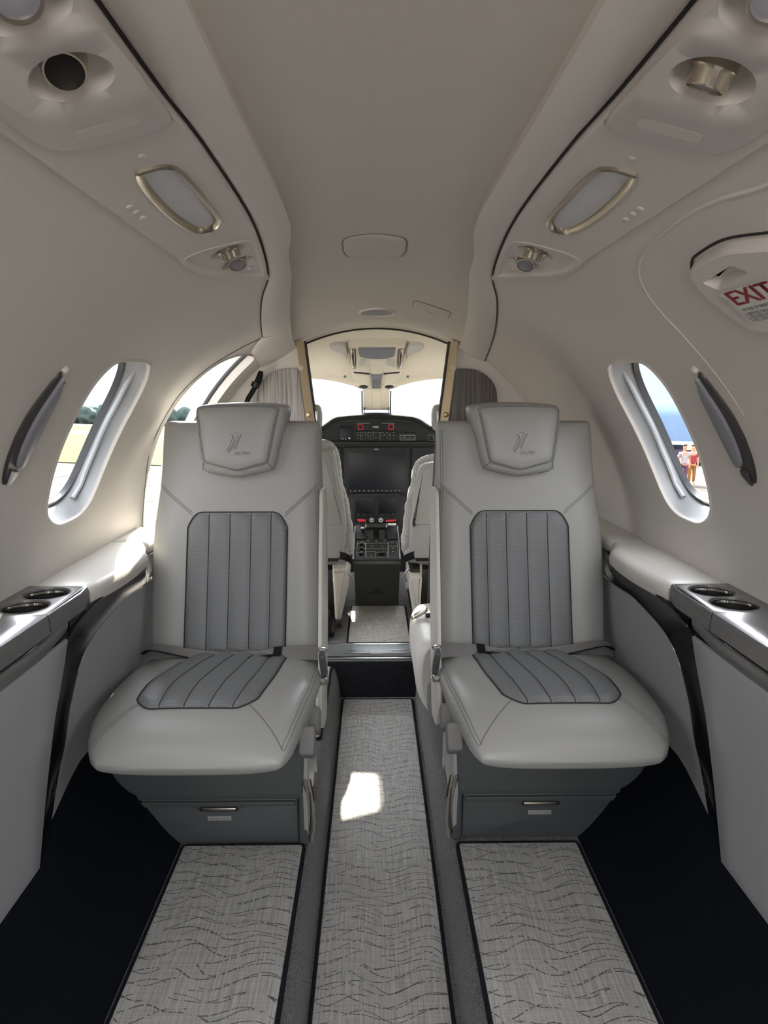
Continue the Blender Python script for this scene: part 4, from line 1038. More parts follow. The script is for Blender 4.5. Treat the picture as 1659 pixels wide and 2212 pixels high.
    for v in np.linspace(0, 1, 26):
        row = []
        for t in rib_cols():
            e = min(t, 1 - t)
            y0 = 1.431 + 0.045 * (max(0, 1 - e / 0.17)) ** 2.4
            y = 1.84 - (1.84 - y0) * v
            l, r = interp(EI, y), interp(EO, y); x = l + (r - l) * t
            ed = min(1, min(e / 0.02, (1 - v) / 0.03))
            row.append((x, y, cush_z(x, y) - 0.002 + (0.0045 + rib(t)) * ed))
        rows.append(row)
    mk('ribbed_panel', mm(loft(rows, False, False)), MT['perf_seat'], cu, sharp=80)
    def cpath(pts, off=0.001): return [(x, y, cush_z(x, y) + off) for x, y in pts]
    outline = [(r_[0][0], r_[0][1]) for r_ in rows] + [(p[0], p[1]) for p in rows[-1]][1:-1] + [(r_[-1][0], r_[-1][1]) for r_ in rows[::-1]]
    st = M().add(mm(tube(cpath(outline, 0.001), 0.0017, 6)))
    for t in TSEAM[1:-1]:
        j = min(range(len(rib_cols())), key=lambda k: abs(rib_cols()[k] - t))
        st.add(mm(tube([(r_[j][0], r_[j][1], r_[j][2] + 0.0004) for r_ in rows], 0.0012, 6)))
    st.build('piping', MT['seam'], cu)
    st = M()
    for (x0, y0, x1, y1) in ((0.515, 1.462, 0.582, 1.352), (0.284, 1.452, 0.197, 1.342)):
        for d in (-0.003, 0.003):
            st.add(mm(tube(cpath([(x0 + (x1 - x0) * k / 14 + d, y0 + (y1 - y0) * k / 14 + d) for k in range(15)], 0.0002), 0.001, 5)))
        st.build('stitching', MT['stitch'], cu); st = M()
    for d in (0.006, 0.012):
        st.add(mm(tube(cpath([(interp(CXI, y) + d, y) for y in np.linspace(1.345, 1.84, 40)], 0.0003), 0.0008, 5)))
    st.build('stitching', MT['stitch'], cu)
    # lower shell, drawer and side frame
    XZf = lambda yq: (lambda a, b, o=0: (a, yq - o, b))
    mk('seat_pan', mm(slab(roundpoly([(0.174, 0.445), (0.182, 0.268), (0.548, 0.268), (0.580, 0.280), (0.616, 0.315), (0.632, 0.36), (0.634, 0.445)], [0.016, 0.018, 0.03, 0.03, 0.03, 0.03, 0.016], 6), XZf(1.54), -0.33, 0.0, 0.009)), MT['seatgrey'], root)
    mk('lower_rail', mm(rbox((0.378, 1.70, 0.256), (0.40, 0.262, 0.018), 0.006)), MT['seatgrey'], root)
    dr = mk('drawer', mm(slab(roundpoly([(0.199, 0.2455), (0.575, 0.2455), (0.494, 0.1315), (0.197, 0.1315)], [0.008, 0.010, 0.014, 0.008], 6), XZf(1.577), -0.28, 0.0, 0.003)), MT['seatgrey'], root)
    lp = [(0.575, 0.2295), (0.452, 0.2295), (0.437, 0.2245), (0.427, 0.2165), (0.342, 0.2165), (0.332, 0.2245), (0.318, 0.230), (0.203, 0.231)]
    lipf = [(0.203, 0.243), (0.571, 0.243)] + [(min(x, 0.566), z) for x, z in lp]
    mk('drawer_lip', mm(slab(lipf, XZf(1.577), 0.0, 0.007, 0.003)), MT['seatgrey'], dr)
    hr_ = mk('handle_recess', mm(slab(roundpoly([(0.338, 0.2195), (0.431, 0.2195), (0.431, 0.2325), (0.338, 0.2325)], 0.006, 5), XZf(1.577), 0.0, 0.0078, 0.002)), MT['hole'], dr)
    mk('handle', mm(rbox((0.3845, 1.569, 0.2262), (0.084, 0.006, 0.0075), 0.0035, None, 3)), MT['nickel'], hr_ if False else dr)
    lb = mk('notice', mm(rbox((0.385, 1.5765, 0.1975), (0.056, 0.002, 0.0105), 0.0005)), MT['grey_mark'], dr, label='small pale LIFE VEST INSIDE notice')
    tx = text2('LIFE VEST INSIDE', 0.0068)
    mk('lettering', mapped(tx, lambda a, b: (sg * 0.385 + a, 1.5752, 0.1975 + b)), MT['ink'], dr, sharp=180)
    mk('front_post', mm(rbox((0.183, 1.59, 0.2), (0.026, 0.05, 0.138), 0.008, None, 3)), MT['seatgrey'], root)
    YZf = lambda xq: (lambda a, b, o=0: (xq - o, a, b))
    fr = roundpoly([(1.57, 0.131), (1.605, 0.131), (1.625, 0.19), (1.66, 0.222), (1.72, 0.232), (1.762, 0.222), (1.778, 0.195), (1.805, 0.195), (1.800, 0.25), (1.78, 0.36), (1.80, 0.45), (1.55, 0.45), (1.548, 0.27), (1.562, 0.20)], [0.008, 0.008, 0.02, 0.03, 0.03, 0.03, 0.02, 0.012, 0.03, 0.03, 0.03, 0.02, 0.02, 0.05], 5)
    mk('side_frame', mm(slab(fr, YZf(0.180), -0.002, 0.010, 0.003)), MT['seatlight'], root)  # inboard side of the pan; the paler grey paints in light on it
    chrome = spline([(0.172, 1.542, 0.315), (0.167, 1.550, 0.275), (0.165, 1.560, 0.235), (0.166, 1.568, 0.18), (0.172, 1.572, 0.136)], 6)
    mk('metal_edge', mm(tube(chrome, [0.003 + 0.004 * math.sin(PI * i / 24) for i in range(len(chrome))], 8, ry=0.010)), MT['chrome'], root)
    for k, (y, z) in enumerate(((1.60, 0.432), (1.455, 0.452))):
        hv = rbox((0, 0, 0), (0.034, 0.050, 0.060), 0.007, None, 3)
        rt = rotm(x=-38)
        mk('recline_lever', mm(([tuple(rt @ Vector(p) + Vector((0.160, y, z))) for p in hv[0]], hv[1])), MT['belt'], root)
    ar = roundpoly([(1.90, 0.945), (2.05, 0.935), (2.04, 0.62), (1.93, 0.29), (1.80, 0.31), (1.745, 0.37), (1.76, 0.50), (1.83, 0.76)], 0.03, 5)
    mk('stowed_armrest', mm(slab(ar, YZf(0.156), -0.004, 0.006, 0.004)), MT['leather_pad'], root)  # paler leather stands in for light falling from the open door
    mk('back_shell', mm(slab(roundpoly([(0.156, 0.44), (0.62, 0.44), (0.61, 0.85), (0.595, 1.08), (0.17, 1.08), (0.16, 0.85)], 0.03, 5), lambda a, b, o=0: (a, yf(b) + 0.085 - o, b), -0.055, 0.0, 0.006)), MT['seatlight'], root)
    # belt lying across the seat, and its buckle
    bp_ = spline([(0.150, 1.800, 0.523), (0.175, 1.800, 0.527), (0.215, 1.795, 0.528), (0.267, 1.780, 0.529), (0.323, 1.775, 0.522), (0.398, 1.772, 0.520), (0.471, 1.780, 0.524), (0.545, 1.795, 0.528), (0.600, 1.815, 0.526), (0.628, 1.83, 0.515)], 5)
    def strap(pts, wv, th):
        return loft([[tuple(Vector(p) - wv + th), tuple(Vector(p) + wv + th), tuple(Vector(p) + wv - th), tuple(Vector(p) - wv - th)] for p in pts], True, True)
    mk('belt', mm(strap(bp_, Vector((0, 0.019, 0.012)), Vector((0, -0.0006, 0.0012)))), MT['belt'], root)
    b2 = [(x, y - 0.012, z + 0.004 + 0.004 * math.sin(i * 0.3)) for i, (x, y, z) in enumerate(bp_[14:])]
    mk('belt', mm(strap(b2, Vector((0, 0.015, -0.006)), Vector((0, 0.0006, 0.0012)))), MT['beltdark'], root)
    i0 = min(range(len(bp_)), key=lambda i: abs(bp_[i][0] - 0.262))
    mk('keeper', mm(strap([(x, y - 0.001, z + 0.002) for x, y, z in bp_[i0 - 1:i0 + 2]], Vector((0, 0.020, 0.0125)), Vector((0, -0.0008, 0.0016)))), MT['beltdark'], root)
    bk = mk('buckle', mm(rbox((0.146, 1.755, 0.512), (0.016, 0.032, 0.068), 0.005, rotm(y=6, x=12), 3)), MT['seatgrey'], root)
    mk('buckle_end', mm(tube([(0.146 + 0.011 * math.cos(a), 1.742 + 0.010 * math.sin(a), 0.474 + 0.006 * math.sin(a)) for a in np.linspace(0, 2 * PI, 14)[:-1]], 0.0035, 8, True)), MT['chrome'], bk)
    mk('buckle_end', mm(tube([(0.148 + 0.011 * math.cos(a), 1.765, 0.548 + 0.006 * math.sin(a)) for a in np.linspace(0, 2 * PI, 14)[:-1]], 0.0028, 8, True)), MT['chrome'], bk)
    return root
left_seat = seat(-1, 'grey leather passenger seat on the left with a sunlit shoulder beside the open door')
left_seat.location.y -= 0.014
seat(1, 'grey leather passenger seat on the right beside the solid wall')

# ================================================================== COCKPIT AND ITS ENTRY
for sg in (-1, 1):
    side = 'left' if sg < 0 else 'right'
    po = thing('divider_post', 'brushed bronze divider post on the %s edge of the cockpit entry' % side, 'post', (sg * 0.24, 2.92, 0.165), 'cockpit divider posts')
    st = [(0.165, 0.211, 0.243), (0.57, 0.222, 0.254), (1.03, 0.240, 0.278), (1.20, 0.262, 0.298), (1.41, 0.287, 0.321)]
    mk('post_body', mir(loft([[(a, 2.895, z), (b, 2.885, z), (b, 2.945, z), (a, 2.945, z)] for z, a, b in st], True, True), sg), MT['bronze'], po, sharp=30)
    mk('track', mir(loft([[(a - 0.002, 2.89, z), (a + 0.003, 2.889, z), (a + 0.003, 2.95, z), (a - 0.002, 2.95, z)] for z, a, b in st], True, True), sg), MT['seam'], po, sharp=30)
    for z, a in ((1.305, 0.291), (1.12, 0.262)):
        mk('catch', mir(lathe([(0.011, 0), (0.011, 0.006), (0.007, 0.008), (0.001, 0.008)], (a + 0.014, 2.89, z), (0, -1, 0), 20), sg), MT['psu'] if z > 1.2 else MT['bronze'], po)
    mk('hinge', mir(rbox((0.246, 2.90, 1.10), (0.008, 0.02, 0.07), 0.002), sg), MT['alu'], po)
    tp = roundpoly([(0.316, 1.304), (0.405, 1.302), (0.478, 1.245), (0.488, 1.15), (0.488, 0.42), (0.256, 0.42), (0.264, 0.70), (0.283, 1.03)], [0.01, 0.05, 0.05, 0.03, 0.02, 0.01, 0, 0], 6)
    tag(mk('reed_panel', mir(slab(tp, lambda a, b, o=0: (a, 2.899 - o, b), -0.004, 0.005, 0.002), sg), MT['reed_sunlit'] if sg < 0 else MT['reed'], loc=(sg * 0.37, 2.893, 0.42)), '%s reed-striped panel beside the %s divider post' % ('sun-paled grey' if sg < 0 else 'shade-toned grey', side), 'panel', 'reed-striped divider panels')  # one reed on both sides; sun and shade are painted as two tones

# cockpit headliner with the windshield brow, windshield panes and centre post
def HP(x, y, o=0): return (x, y, 1.465 - 0.25 * (y - 3.03) - o)
rows = []
for j in range(19):
    t = j / 18; row = []
    for i in range(41):
        q = -1 + 2 * i / 40
        a = 58 * q
        p0 = Vector(W(a, 3.03, 0.002))
        xe = 0.66 * q
        ze = 1.2475 + 0.062 * (1 - math.exp(-(abs(xe) / 0.2) ** 2)) - max(0, abs(xe) - 0.42) * 0.5
        p1 = Vector((xe, 3.90 - 0.25 * max(0, abs(xe) - 0.3), ze))
        p = p0.lerp(p1, t)
        pc = 1.472 - 0.2575 * (p.y - 3.03)
        row.append((p.x, p.y, p.z + 0.02 * math.sin(PI * t) * min(1, abs(q) * 2)))
    rows.append(row)
rows.insert(0, [tuple(W(58 * (-1 + 2 * i / 40), 3.0285, -0.014)) for i in range(41)])
brow = [(p[0], p[1] + 0.004, p[2] - 0.018) for p in rows[-1]]; brow2 = [(p[0], p[1] + 0.05, p[2] - 0.010) for p in rows[-1]]
mk('trim_8', loft(rows + [brow, brow2], False, False), MT['cream'], kind='structure', sharp=50)
for sg, n_ in ((-1, 'window_5'), (1, 'window_6')):
    side = 'left' if sg < 0 else 'right'
    wr = thing(n_, '%s cockpit windshield pane above the dark glareshield' % side, 'windshield', (sg * 0.3, 4.1, 1.0), kind='structure')
    rr = []
    for k in range(10):
        x = 0.07 + 0.56 * k / 9
        ze = 1.2475 + 0.062 * (1 - math.exp(-(x / 0.2) ** 2)) - max(0, x - 0.42) * 0.5
        rr.append([(sg * x, 3.925 - 0.25 * max(0, x - 0.3), ze), (sg * x, 4.25 - 0.3 * x, 1.0)])
    mk('pane', loft(rr, False, False), MT['wshield'], wr)
    mk('visor_rail', tube([(sg * 0.16, 3.80, 1.300), (sg * 0.30, 3.77, 1.333), (sg * 0.48, 3.70, 1.335)], 0.006, 8), MT['cream'], wr)
    mk('visor_clip', rbox((sg * 0.165, 3.80, 1.297), (0.014, 0.02, 0.012), 0.003), MT['seamlight'], wr)
cp = thing('centre_post', 'pale windshield centre post rising from the glareshield', 'post', (0, 4.0, 1.05))
rr = []
for z, y, h in ((1.243, 3.893, 0.080), (1.225, 3.90, 0.072), (1.16, 3.935, 0.072), (1.120, 3.958, 0.074)):
    rr.append([(-h, y + 0.04, z), (-h, y + 0.006, z), (-h * 0.72, y, z), (-0.026, y - 0.004, z), (-0.021, y - 0.012, z), (0.021, y - 0.012, z), (0.026, y - 0.004, z), (h * 0.72, y, z), (h, y + 0.006, z), (h, y + 0.04, z)])
mk('post_cover', loft(rr, True, True), MT['cream'], cp, sharp=45)
for sg in (-1, 1):
    mk('edge_seal', tube([(sg * 0.078, 3.90, 1.222), (sg * 0.078, 4.0, 1.05)], 0.004, 8), MT['rubber'], cp)
    mk('slot', rbox((sg * 0.066, 3.957, 1.13), (0.004, 0.012, 0.09), 0.001, rotm(x=-25)), MT['seam'], cp)

oc = thing('overhead_console', 'cockpit ceiling console with grab handles, switch strip and two vents', 'overhead console', (0, 3.5, 1.33))
ob = roundpoly([(-0.128, 3.15), (0.128, 3.15), (0.131, 3.52), (0.120, 3.70), (0.074, 3.88), (-0.074, 3.88), (-0.120, 3.70), (-0.131, 3.52)], 0.03, 5)
hl = [roundpoly([(s * 0.125, 3.185), (s * 0.092, 3.185), (s * 0.098, 3.49), (s * 0.120, 3.49)], 0.012, 4) for s in (-1, 1)]
mk('console_body', patch(ob, HP, 0.026, 0.014, [ccw(h) for h in hl], 0.04, base=-0.01), MT['cream'], oc)
for h in hl:
    h = ccw(h)
    mk('handle_recess', loft([[HP(a, b, 0.026) for a, b in h], [HP(a, b, 0.006) for a, b in inset(h, 0.003)], [HP(a, b, 0.006) for a, b in inset(h, 0.012)]], True, False), MT['psu'], oc)
for s in (-1, 1):
    gp = spline([HP(s * 0.108, 3.20, 0.018), HP(s * 0.108, 3.25, 0.032), HP(s * 0.109, 3.36, 0.036), HP(s * 0.110, 3.44, 0.03), HP(s * 0.110, 3.475, 0.012)], 6)
    mk('grab_handle', tube(gp, 0.0085, 10), MT['nickel'], oc)
    pk = ccw(roundpoly([(s * 0.082, 3.33), (s * 0.045, 3.32), (s * 0.050, 3.43), (s * 0.086, 3.46)], 0.014, 4))
    mk('side_pocket', patch(pk, HP, 0.028, 0.004, (), 0.03, base=0.02), MT['leather_pad'], oc)
    sl2 = ccw([(s * 0.112, 3.535), (s * 0.034, 3.555), (s * 0.036, 3.578), (s * 0.112, 3.550)])
    mk('slot', slab(sl2, HP, 0.020, 0.0285), MT['seam'], oc)
    v_ = ccw(ell(s * 0.070, 3.79, 0.045, 0.05, 28))
    mk('vent_cup', patch(v_, HP, 0.030, 0.006, (), 0.03, base=0.02), MT['cream'], oc)
    vb = mk('air_vent', patch(ell(s * 0.068, 3.792, 0.024, 0.032, 24), HP, 0.034, 0.004, (), 0.03, base=0.028), MT['black'], oc)
    sc2 = ccw([q[:2] for q in spline([(s * 0.135, 3.20, 0), (s * 0.20, 3.17, 0), (s * 0.205, 3.24, 0), (s * 0.16, 3.30, 0), (s * 0.137, 3.38, 0)], 5, True)])
    mk('headset_scoop', patch(sc2, lambda a, b, o=0: HP(a, b, o + 0.006 - (abs(a) - 0.13) * 0.0), 0.010, 0.006, (), 0.03, base=-0.01), MT['leather_pad'], oc)
sp_ = ccw(roundpoly([(-0.040, 3.30), (0.040, 3.30), (0.028, 3.52), (0.026, 3.86), (-0.026, 3.86), (-0.028, 3.52)], 0.01, 3))
mk('spine', patch(sp_, HP, 0.040, 0.008, (), 0.04, base=0.02), MT['cream'], oc)
ln = ccw(roundpoly([(-0.083, 3.165), (0.083, 3.165), (0.080, 3.27), (0.045, 3.30), (0.0, 3.312), (-0.045, 3.30), (-0.080, 3.27)], 0.014, 4))
mk('lamp_lens', patch(ln, HP, 0.036, 0.004, (), 0.04, base=0.02), MT['lensgrey'], oc)
sw = ccw(roundpoly([(-0.030, 3.525), (0.030, 3.525), (0.024, 3.775), (-0.024, 3.775)], 0.008, 3))
sp2 = mk('switch_strip', patch(sw, HP, 0.046, 0.003, (), 0.04, base=0.035), MT['lensgrey'], oc)
for k in range(4):
    y = 3.60 + 0.042 * k
    mk('switch', slab(roundpoly([(-0.021, y), (0.021, y), (0.020, y + 0.022), (-0.020, y + 0.022)], 0.004, 3), HP, 0.045, 0.050, 0.0015), MT['belt'], sp2)

# glareshield and instrument panel
hood = smooth_tab([(-0.66, 1.03), (-0.40, 1.035), (-0.308, 1.042), (-0.272, 1.060), (-0.234, 1.086), (-0.193, 1.097), (-0.0735, 1.1055), (0.066, 1.1055), (0.186, 1.096), (0.237, 1.080), (0.277, 1.054), (0.308, 1.042), (0.40, 1.035), (0.66, 1.03)], 6)
gl = tag(mk('glareshield', loft([[(x, 4.45, z - 0.10) for x, z in hood], [(x, 4.15, z - 0.012) for x, z in hood], [(x, 3.95, z) for x, z in hood], [(x, 3.90, z - 0.002) for x, z in hood], [(x, 3.882, z - 0.012) for x, z in hood], [(x, 3.880, z - 0.028) for x, z in hood], [(x, 3.93, z - 0.036) for x, z in hood]], False, False), MT['glare'], loc=(0, 4.0, 1.0)), 'black arched glareshield hood over the instrument panel', 'glareshield')
ip_ = thing('instrument_panel', 'dark instrument panel with a large blank display in the middle', 'instrument panel', (0, 3.92, 0.7))
pol = [(-0.66, 0.60), (-0.20, 0.60), (-0.20, 0.655), (0.20, 0.655), (0.20, 0.60), (0.66, 0.60)] + [(x, z - 0.041) for x, z in hood[::-1]]
def IP(a, b, o=0): return (a, 3.915 - o, b)
mk('fascia', slab(pol, IP, -0.03, 0.0), MT['ipanel'], ip_, sharp=20)
def G(u, v): return (-0.0154 + (u - 807) * 0.00255, 0.9095 - (v - 970) * 0.002566)   # panel drafting grid, 2.55 mm a unit
def rect(u0, v0, u1, v1, r=0.006): 
    a, b = G(u0, v0), G(u1, v1)
    return ccw(roundpoly([(a[0], b[1]), (b[0], b[1]), (b[0], a[1]), (a[0], a[1])], r, 3))
def frame_rect(name, u0, v0, u1, v1, wd, m_, par, o=0.003, r=0.004):
    a = rect(u0, v0, u1, v1, r); b = inset(a, wd)
    return mk(name, loft([[IP(x, z, o) for x, z in a], [IP(x, z, o + 0.001) for x, z in a], [IP(x, z, o + 0.001) for x, z in b], [IP(x, z, o) for x, z in b]], True, False), m_, par, sharp=30)
for u0, v0, u1, v1 in ((743, 966, 883, 1064), (889, 966, 1029, 1064), (597, 966, 737, 1064)):
    d = mk('display_bezel', slab(rect(u0, v0, u1, v1, 0.008), IP, -0.004, 0.016, 0.004), MT['ipanel'], ip_)
    mk('screen', slab(rect(u0 + 9, v0 + 10, u1 - 7, v1 - 7, 0.004), IP, 0.012, 0.0168, 0.0005), MT['screen'], d)
    for k in range(12):
        p = G(u0 + 14 + k * 9.7, v1 - 4)
        mk('softkey', rbox((p[0], 3.898, p[1]), (0.006, 0.004, 0.005), 0.001), MT['grey_mark'], d)
    p = G((u0 + u1) / 2, v0 + 4.5)
    mk('nameplate', rbox((p[0], 3.8985, p[1]), (0.022, 0.002, 0.005), 0.0005), MT['grey_mark'], d)
for u0 in (773, 838.5):
    frame_rect('warning_light', u0, 918, u0 + 12, 929, 0.0035, MT['red'], ip_, 0.004)
for u0 in (786, 827):
    mk('caution_light', slab(rect(u0, 918, u0 + 10, 929, 0.003), IP, 0, 0.004, 0.001), MT['ipanel'], ip_)
for u0, u1 in ((772, 798), (825, 851)):
    a, b = G(u0, 917.5), G(u1, 915.5)
    mk('bracket_mark', tube([IP(a[0], a[1], 0.001), IP(a[0], b[1], 0.001), IP(b[0], b[1], 0.001), IP(b[0], a[1], 0.001)], 0.0012, 5), MT['grey_mark'], ip_)
p = G(811.5, 923.5)
tx = text2('N400SE', 0.016)
mk('lettering', mapped(tx, lambda a, b: IP(p[0] + a * 0.62, p[1] + b, 0.0015)), MT['white'], ip_, sharp=180)
mk('standby_display', slab(rect(734, 923, 761, 951, 0.006), IP, -0.002, 0.008, 0.003), MT['screen'], ip_)
for u, v, r in ((738.5, 948.5, 0.003), (742.5, 948.5, 0.003), (747, 949, 0.003)):
    q = G(u, v); mk('indicator', lathe([(r, 0), (r, 0.003), (0.0005, 0.003)], IP(q[0], q[1], 0.007), (0, -1, 0), 10), MT['grey_mark'], ip_)
q = G(755, 947); mk('knob', rbox(IP(q[0], q[1], 0.012), (0.006, 0.01, 0.012), 0.002, rotm(y=-35)), MT['white'], ip_)
gp = mk('guidance_panel', slab(rect(768, 932, 858, 954, 0.006), IP, -0.002, 0.007, 0.003), MT['ipanel'], ip_)
for k, u in enumerate((779, 795, 807, 821, 843)):
    a, b = G(u, 934.5), G(u, 952.5)
    mk('divider_mark', tube([IP(a[0], a[1], 0.0075), IP(b[0], b[1], 0.0075)], 0.0007, 4), MT['grey_mark'], gp)
for u, v in ((774, 935), (783, 935), (790, 935), (798, 935), (804, 935), (812, 935), (819, 935), (826, 935), (836, 935), (850, 935), (782.5, 942), (782.5, 949), (801, 942), (801, 949), (774, 940.5), (790, 940.5), (829, 941), (850, 941), (840, 940), (832, 940)):
    q = G(u, v); mk('legend', rbox(IP(q[0], q[1], 0.0075), (0.007, 0.001, 0.0025), 0.0003), MT['grey_mark'], gp)
for u, v, r in ((790, 947, 0.008), (812, 945, 0.009), (836, 945, 0.008), (850, 947, 0.006), (774, 947, 0.006)):
    q = G(u, v); mk('rotary_knob', lathe([(r, 0), (r * 0.95, 0.012), (r * 0.8, 0.014), (0.0005, 0.014)], IP(q[0], q[1], 0.005), (0, -1, 0), 16), MT['black'], gp)
for u0, v0, u1, v1 in ((863, 935, 897, 952), (863, 935, 897, 941), (864, 941, 874, 951), (875, 941, 885.5, 951), (886.5, 941, 896.5, 951), (925, 940, 936, 953)):
    frame_rect('switch_frame', u0, v0, u1, v1, 0.0014, MT['grey_mark'], ip_, 0.002, 0.004)
for u0 in (864.5, 875.5, 887):
    mk('switch', slab(rect(u0, 942.5, u0 + 9, 950.5, 0.002), IP, 0, 0.008, 0.002), MT['black'], ip_)
mk('panel_ledge', rbox((0, 3.90, 0.944), (1.3, 0.03, 0.012), 0.004), MT['ipanel'], ip_)
# lower control screens
cs_ = mk('control_stack', slab(rect(761.5, 1065, 865, 1130, 0.015), IP, -0.02, 0.012, 0.008), MT['ipanel'], ip_)
for u0, u1 in ((767, 808), (817, 856)):
    mk('screen', slab(rect(u0, 1073, u1, 1109, 0.006), IP, 0.006, 0.015, 0.002), MT['screen'], cs_)
    for k in range(3):
        q = G(u0 + 7 + k * 12.5, 1112); mk('knob', lathe([(0.008, 0), (0.007, 0.014), (0.0005, 0.015)], IP(q[0], q[1], 0.01), (0, -1, 0), 14), MT['black'], cs_)
for pts in ([(771, 1122), (789.5, 1122.5), (790, 1128), (772.5, 1128)], [(833.5, 1124), (857, 1123), (855, 1127), (833, 1128.5)]):
    mk('red_tag', slab([G(*q) for q in pts], IP, 0.010, 0.015, 0.001), MT['red'], cs_)
for u in (802.3, 822.3):
    q = G(u, 1124.3); b_ = mk('round_button', lathe([(0.0135, 0), (0.0135, 0.007), (0.011, 0.009), (0.0005, 0.009)], IP(q[0], q[1], 0.010), (0, -1, 0), 20), MT['grey_mark'], cs_)
    mk('legend', rbox(IP(q[0], q[1], 0.0195), (0.016, 0.001, 0.004), 0.0004), MT['ink'], b_)
mk('footwell', rbox((0, 4.12, 0.40), (1.3, 0.02, 0.52), 0.004), MT['black'], ip_)

# centre console with thrust levers
cc = thing('centre_console', 'dark cockpit centre console with two thrust levers and switch grid', 'console', (0, 3.55, 0.165))
rr = [[(-0.107, 3.425, 0.168), (0.107, 3.425, 0.168), (0.107, 3.88, 0.168), (-0.107, 3.88, 0.168)], [(-0.109, 3.42, 0.24), (0.109, 3.42, 0.24), (0.109, 3.88, 0.24), (-0.109, 3.88, 0.24)], [(-0.112, 3.415, 0.33), (0.112, 3.415, 0.33), (0.112, 3.88, 0.33), (-0.112, 3.88, 0.33)], [(-0.118, 3.41, 0.378), (0.118, 3.41, 0.378), (0.115, 3.88, 0.45), (-0.115, 3.88, 0.45)], [(-0.117, 3.425, 0.392), (0.117, 3.425, 0.392), (0.113, 3.88, 0.47), (-0.113, 3.88, 0.47)]]
mk('housing', loft(rr, True, True), MT['console'], cc, sharp=50)
gr = mk('floor_grille', slab(roundpoly([(-0.048, 0.222), (0.040, 0.222), (0.022, 0.258), (-0.030, 0.258)], 0.014, 4), lambda a, b, o=0: (a, 3.423 - o, b), -0.001, 0.003, 0.0015), MT['console'], cc)
for k in range(4):
    hw = 0.036 - 0.006 * k
    mk('grille_slot', rbox((-0.004, 3.4195, 0.230 + 0.0072 * k), (hw * 2, 0.003, 0.0026), 0.001), MT['hole'], gr)
def CT(a, t, o=0): return (-0.002 + a * (0.118 - 0.010 * t), 3.428 + 0.30 * t - o * 0.32, 0.397 + 0.112 * t + o * 0.95)
mk('top_panel', loft([[CT(-1, 0, -0.01), CT(1, 0, -0.01), CT(1, 1.06, -0.01), CT(-1, 1.06, -0.01)], [CT(-1, 0, 0), CT(1, 0, 0), CT(1, 1.06, 0), CT(-1, 1.06, 0)]], True, True), MT['black'], cc, sharp=30)
for s in (-1, 1):
    mk('side_rail', tube([CT(s * 1.0, 0.02, -0.002), CT(s * 1.02, 0.4, 0.006), CT(s * 1.02, 0.95, 0.008)], 0.005, 8), MT['alu'], cc)
def cgrid(pts, closed=True):
    return mk('grid_line', tube([CT(a, t, 0.002) for a, t in pts], 0.0013, 5, closed), MT['grey_mark'], cc)
cgrid([(-0.86, 0.52), (-0.56, 0.52), (-0.50, 0.46), (-0.46, 0.07), (-0.80, 0.07), (-0.86, 0.12)])
cgrid([(-0.46, 0.47), (0.52, 0.47), (0.50, 0.30), (-0.44, 0.30)])
cgrid([(-0.44, 0.22), (-0.06, 0.22), (-0.05, 0.05), (-0.42, 0.05)])
cgrid([(0.0, 0.05), (0.46, 0.05), (0.50, 0.30)], False)
cgrid([(0.54, 0.50), (0.94, 0.52), (0.92, 0.10), (0.86, 0.06), (0.50, 0.05)])
cgrid([(0.52, 0.38), (0.93, 0.38)], False)
for a, t, r in ((-0.66, 0.42, 0.011), (-0.66, 0.29, 0.010), (-0.65, 0.14, 0.011), (0.22, 0.17, 0.017)):
    nrm = Vector(CT(0, 0, 1)) - Vector(CT(0, 0, 0))
    mk('rotary_knob', lathe([(r, 0), (r * 0.95, 0.012), (r * 0.7, 0.014), (0.0005, 0.014)], CT(a, t, 0), nrm, 18), MT['black'], cc)
for a, t in ((-0.66, 0.50), (-0.80, 0.45), (-0.52, 0.45), (-0.66, 0.36), (-0.80, 0.30), (-0.54, 0.30), (-0.65, 0.22), (-0.76, 0.18), (-0.2, 0.38), (0.25, 0.38), (-0.23, 0.10), (0.04, 0.19), (0.40, 0.19), (0.72, 0.47), (0.72, 0.32), (0.72, 0.22), (-0.4, 0.72), (0.36, 0.72), (-0.4, 0.79), (0.36, 0.79), (-0.38, 0.55), (0.0, 0.54), (0.38, 0.55), (0.9, 0.80), (-0.86, 0.80)):
    mk('legend', rbox(CT(a, t, 0.002), (0.012, 0.003, 0.0015), 0.0004, rotm(x=20)), MT['grey_mark'], cc)
for u in (-0.72, 0.72):
    mk('side_pad', slab(roundpoly([(u - 0.24, 0.58), (u + 0.24, 0.58), (u + 0.22, 0.80), (u - 0.22, 0.80)], 0.04, 3), lambda a, b, o=0: CT(a, b, o), 0, 0.006, 0.003), MT['ipanel'], cc)
lv = [(-0.058, -0.005), (-0.001, 0.052)]
for k, (x0, x1) in enumerate(lv):
    l_ = mk('thrust_lever', lathe([(0.001, 0), (0.016, 0.0), (0.0175, 0.004), (0.0175, x1 - x0 - 0.004), (0.016, x1 - x0), (0.001, x1 - x0)], (x0, 3.66, 0.522), (1, 0, 0), 22), MT['black'], cc)
    mk('lever_stem', loft([[(x0 + 0.012, 3.655, 0.515), (x1 - 0.012, 3.655, 0.515), (x1 - 0.012, 3.68, 0.515), (x0 + 0.012, 3.68, 0.515)], [(x0 + 0.014, 3.60, 0.455), (x1 - 0.014, 3.60, 0.455), (x1 - 0.014, 3.64, 0.455), (x0 + 0.014, 3.64, 0.455)]], True, True), MT['black'], l_)
    e = x0 + 0.001 if k == 0 else x1 - 0.001
    mk('lever_cap', lathe([(0.0178, -0.003), (0.0178, 0.003), (0.001, 0.003)], (e, 3.66, 0.522), (1 if k else -1, 0, 0), 22), MT['alu'], l_)
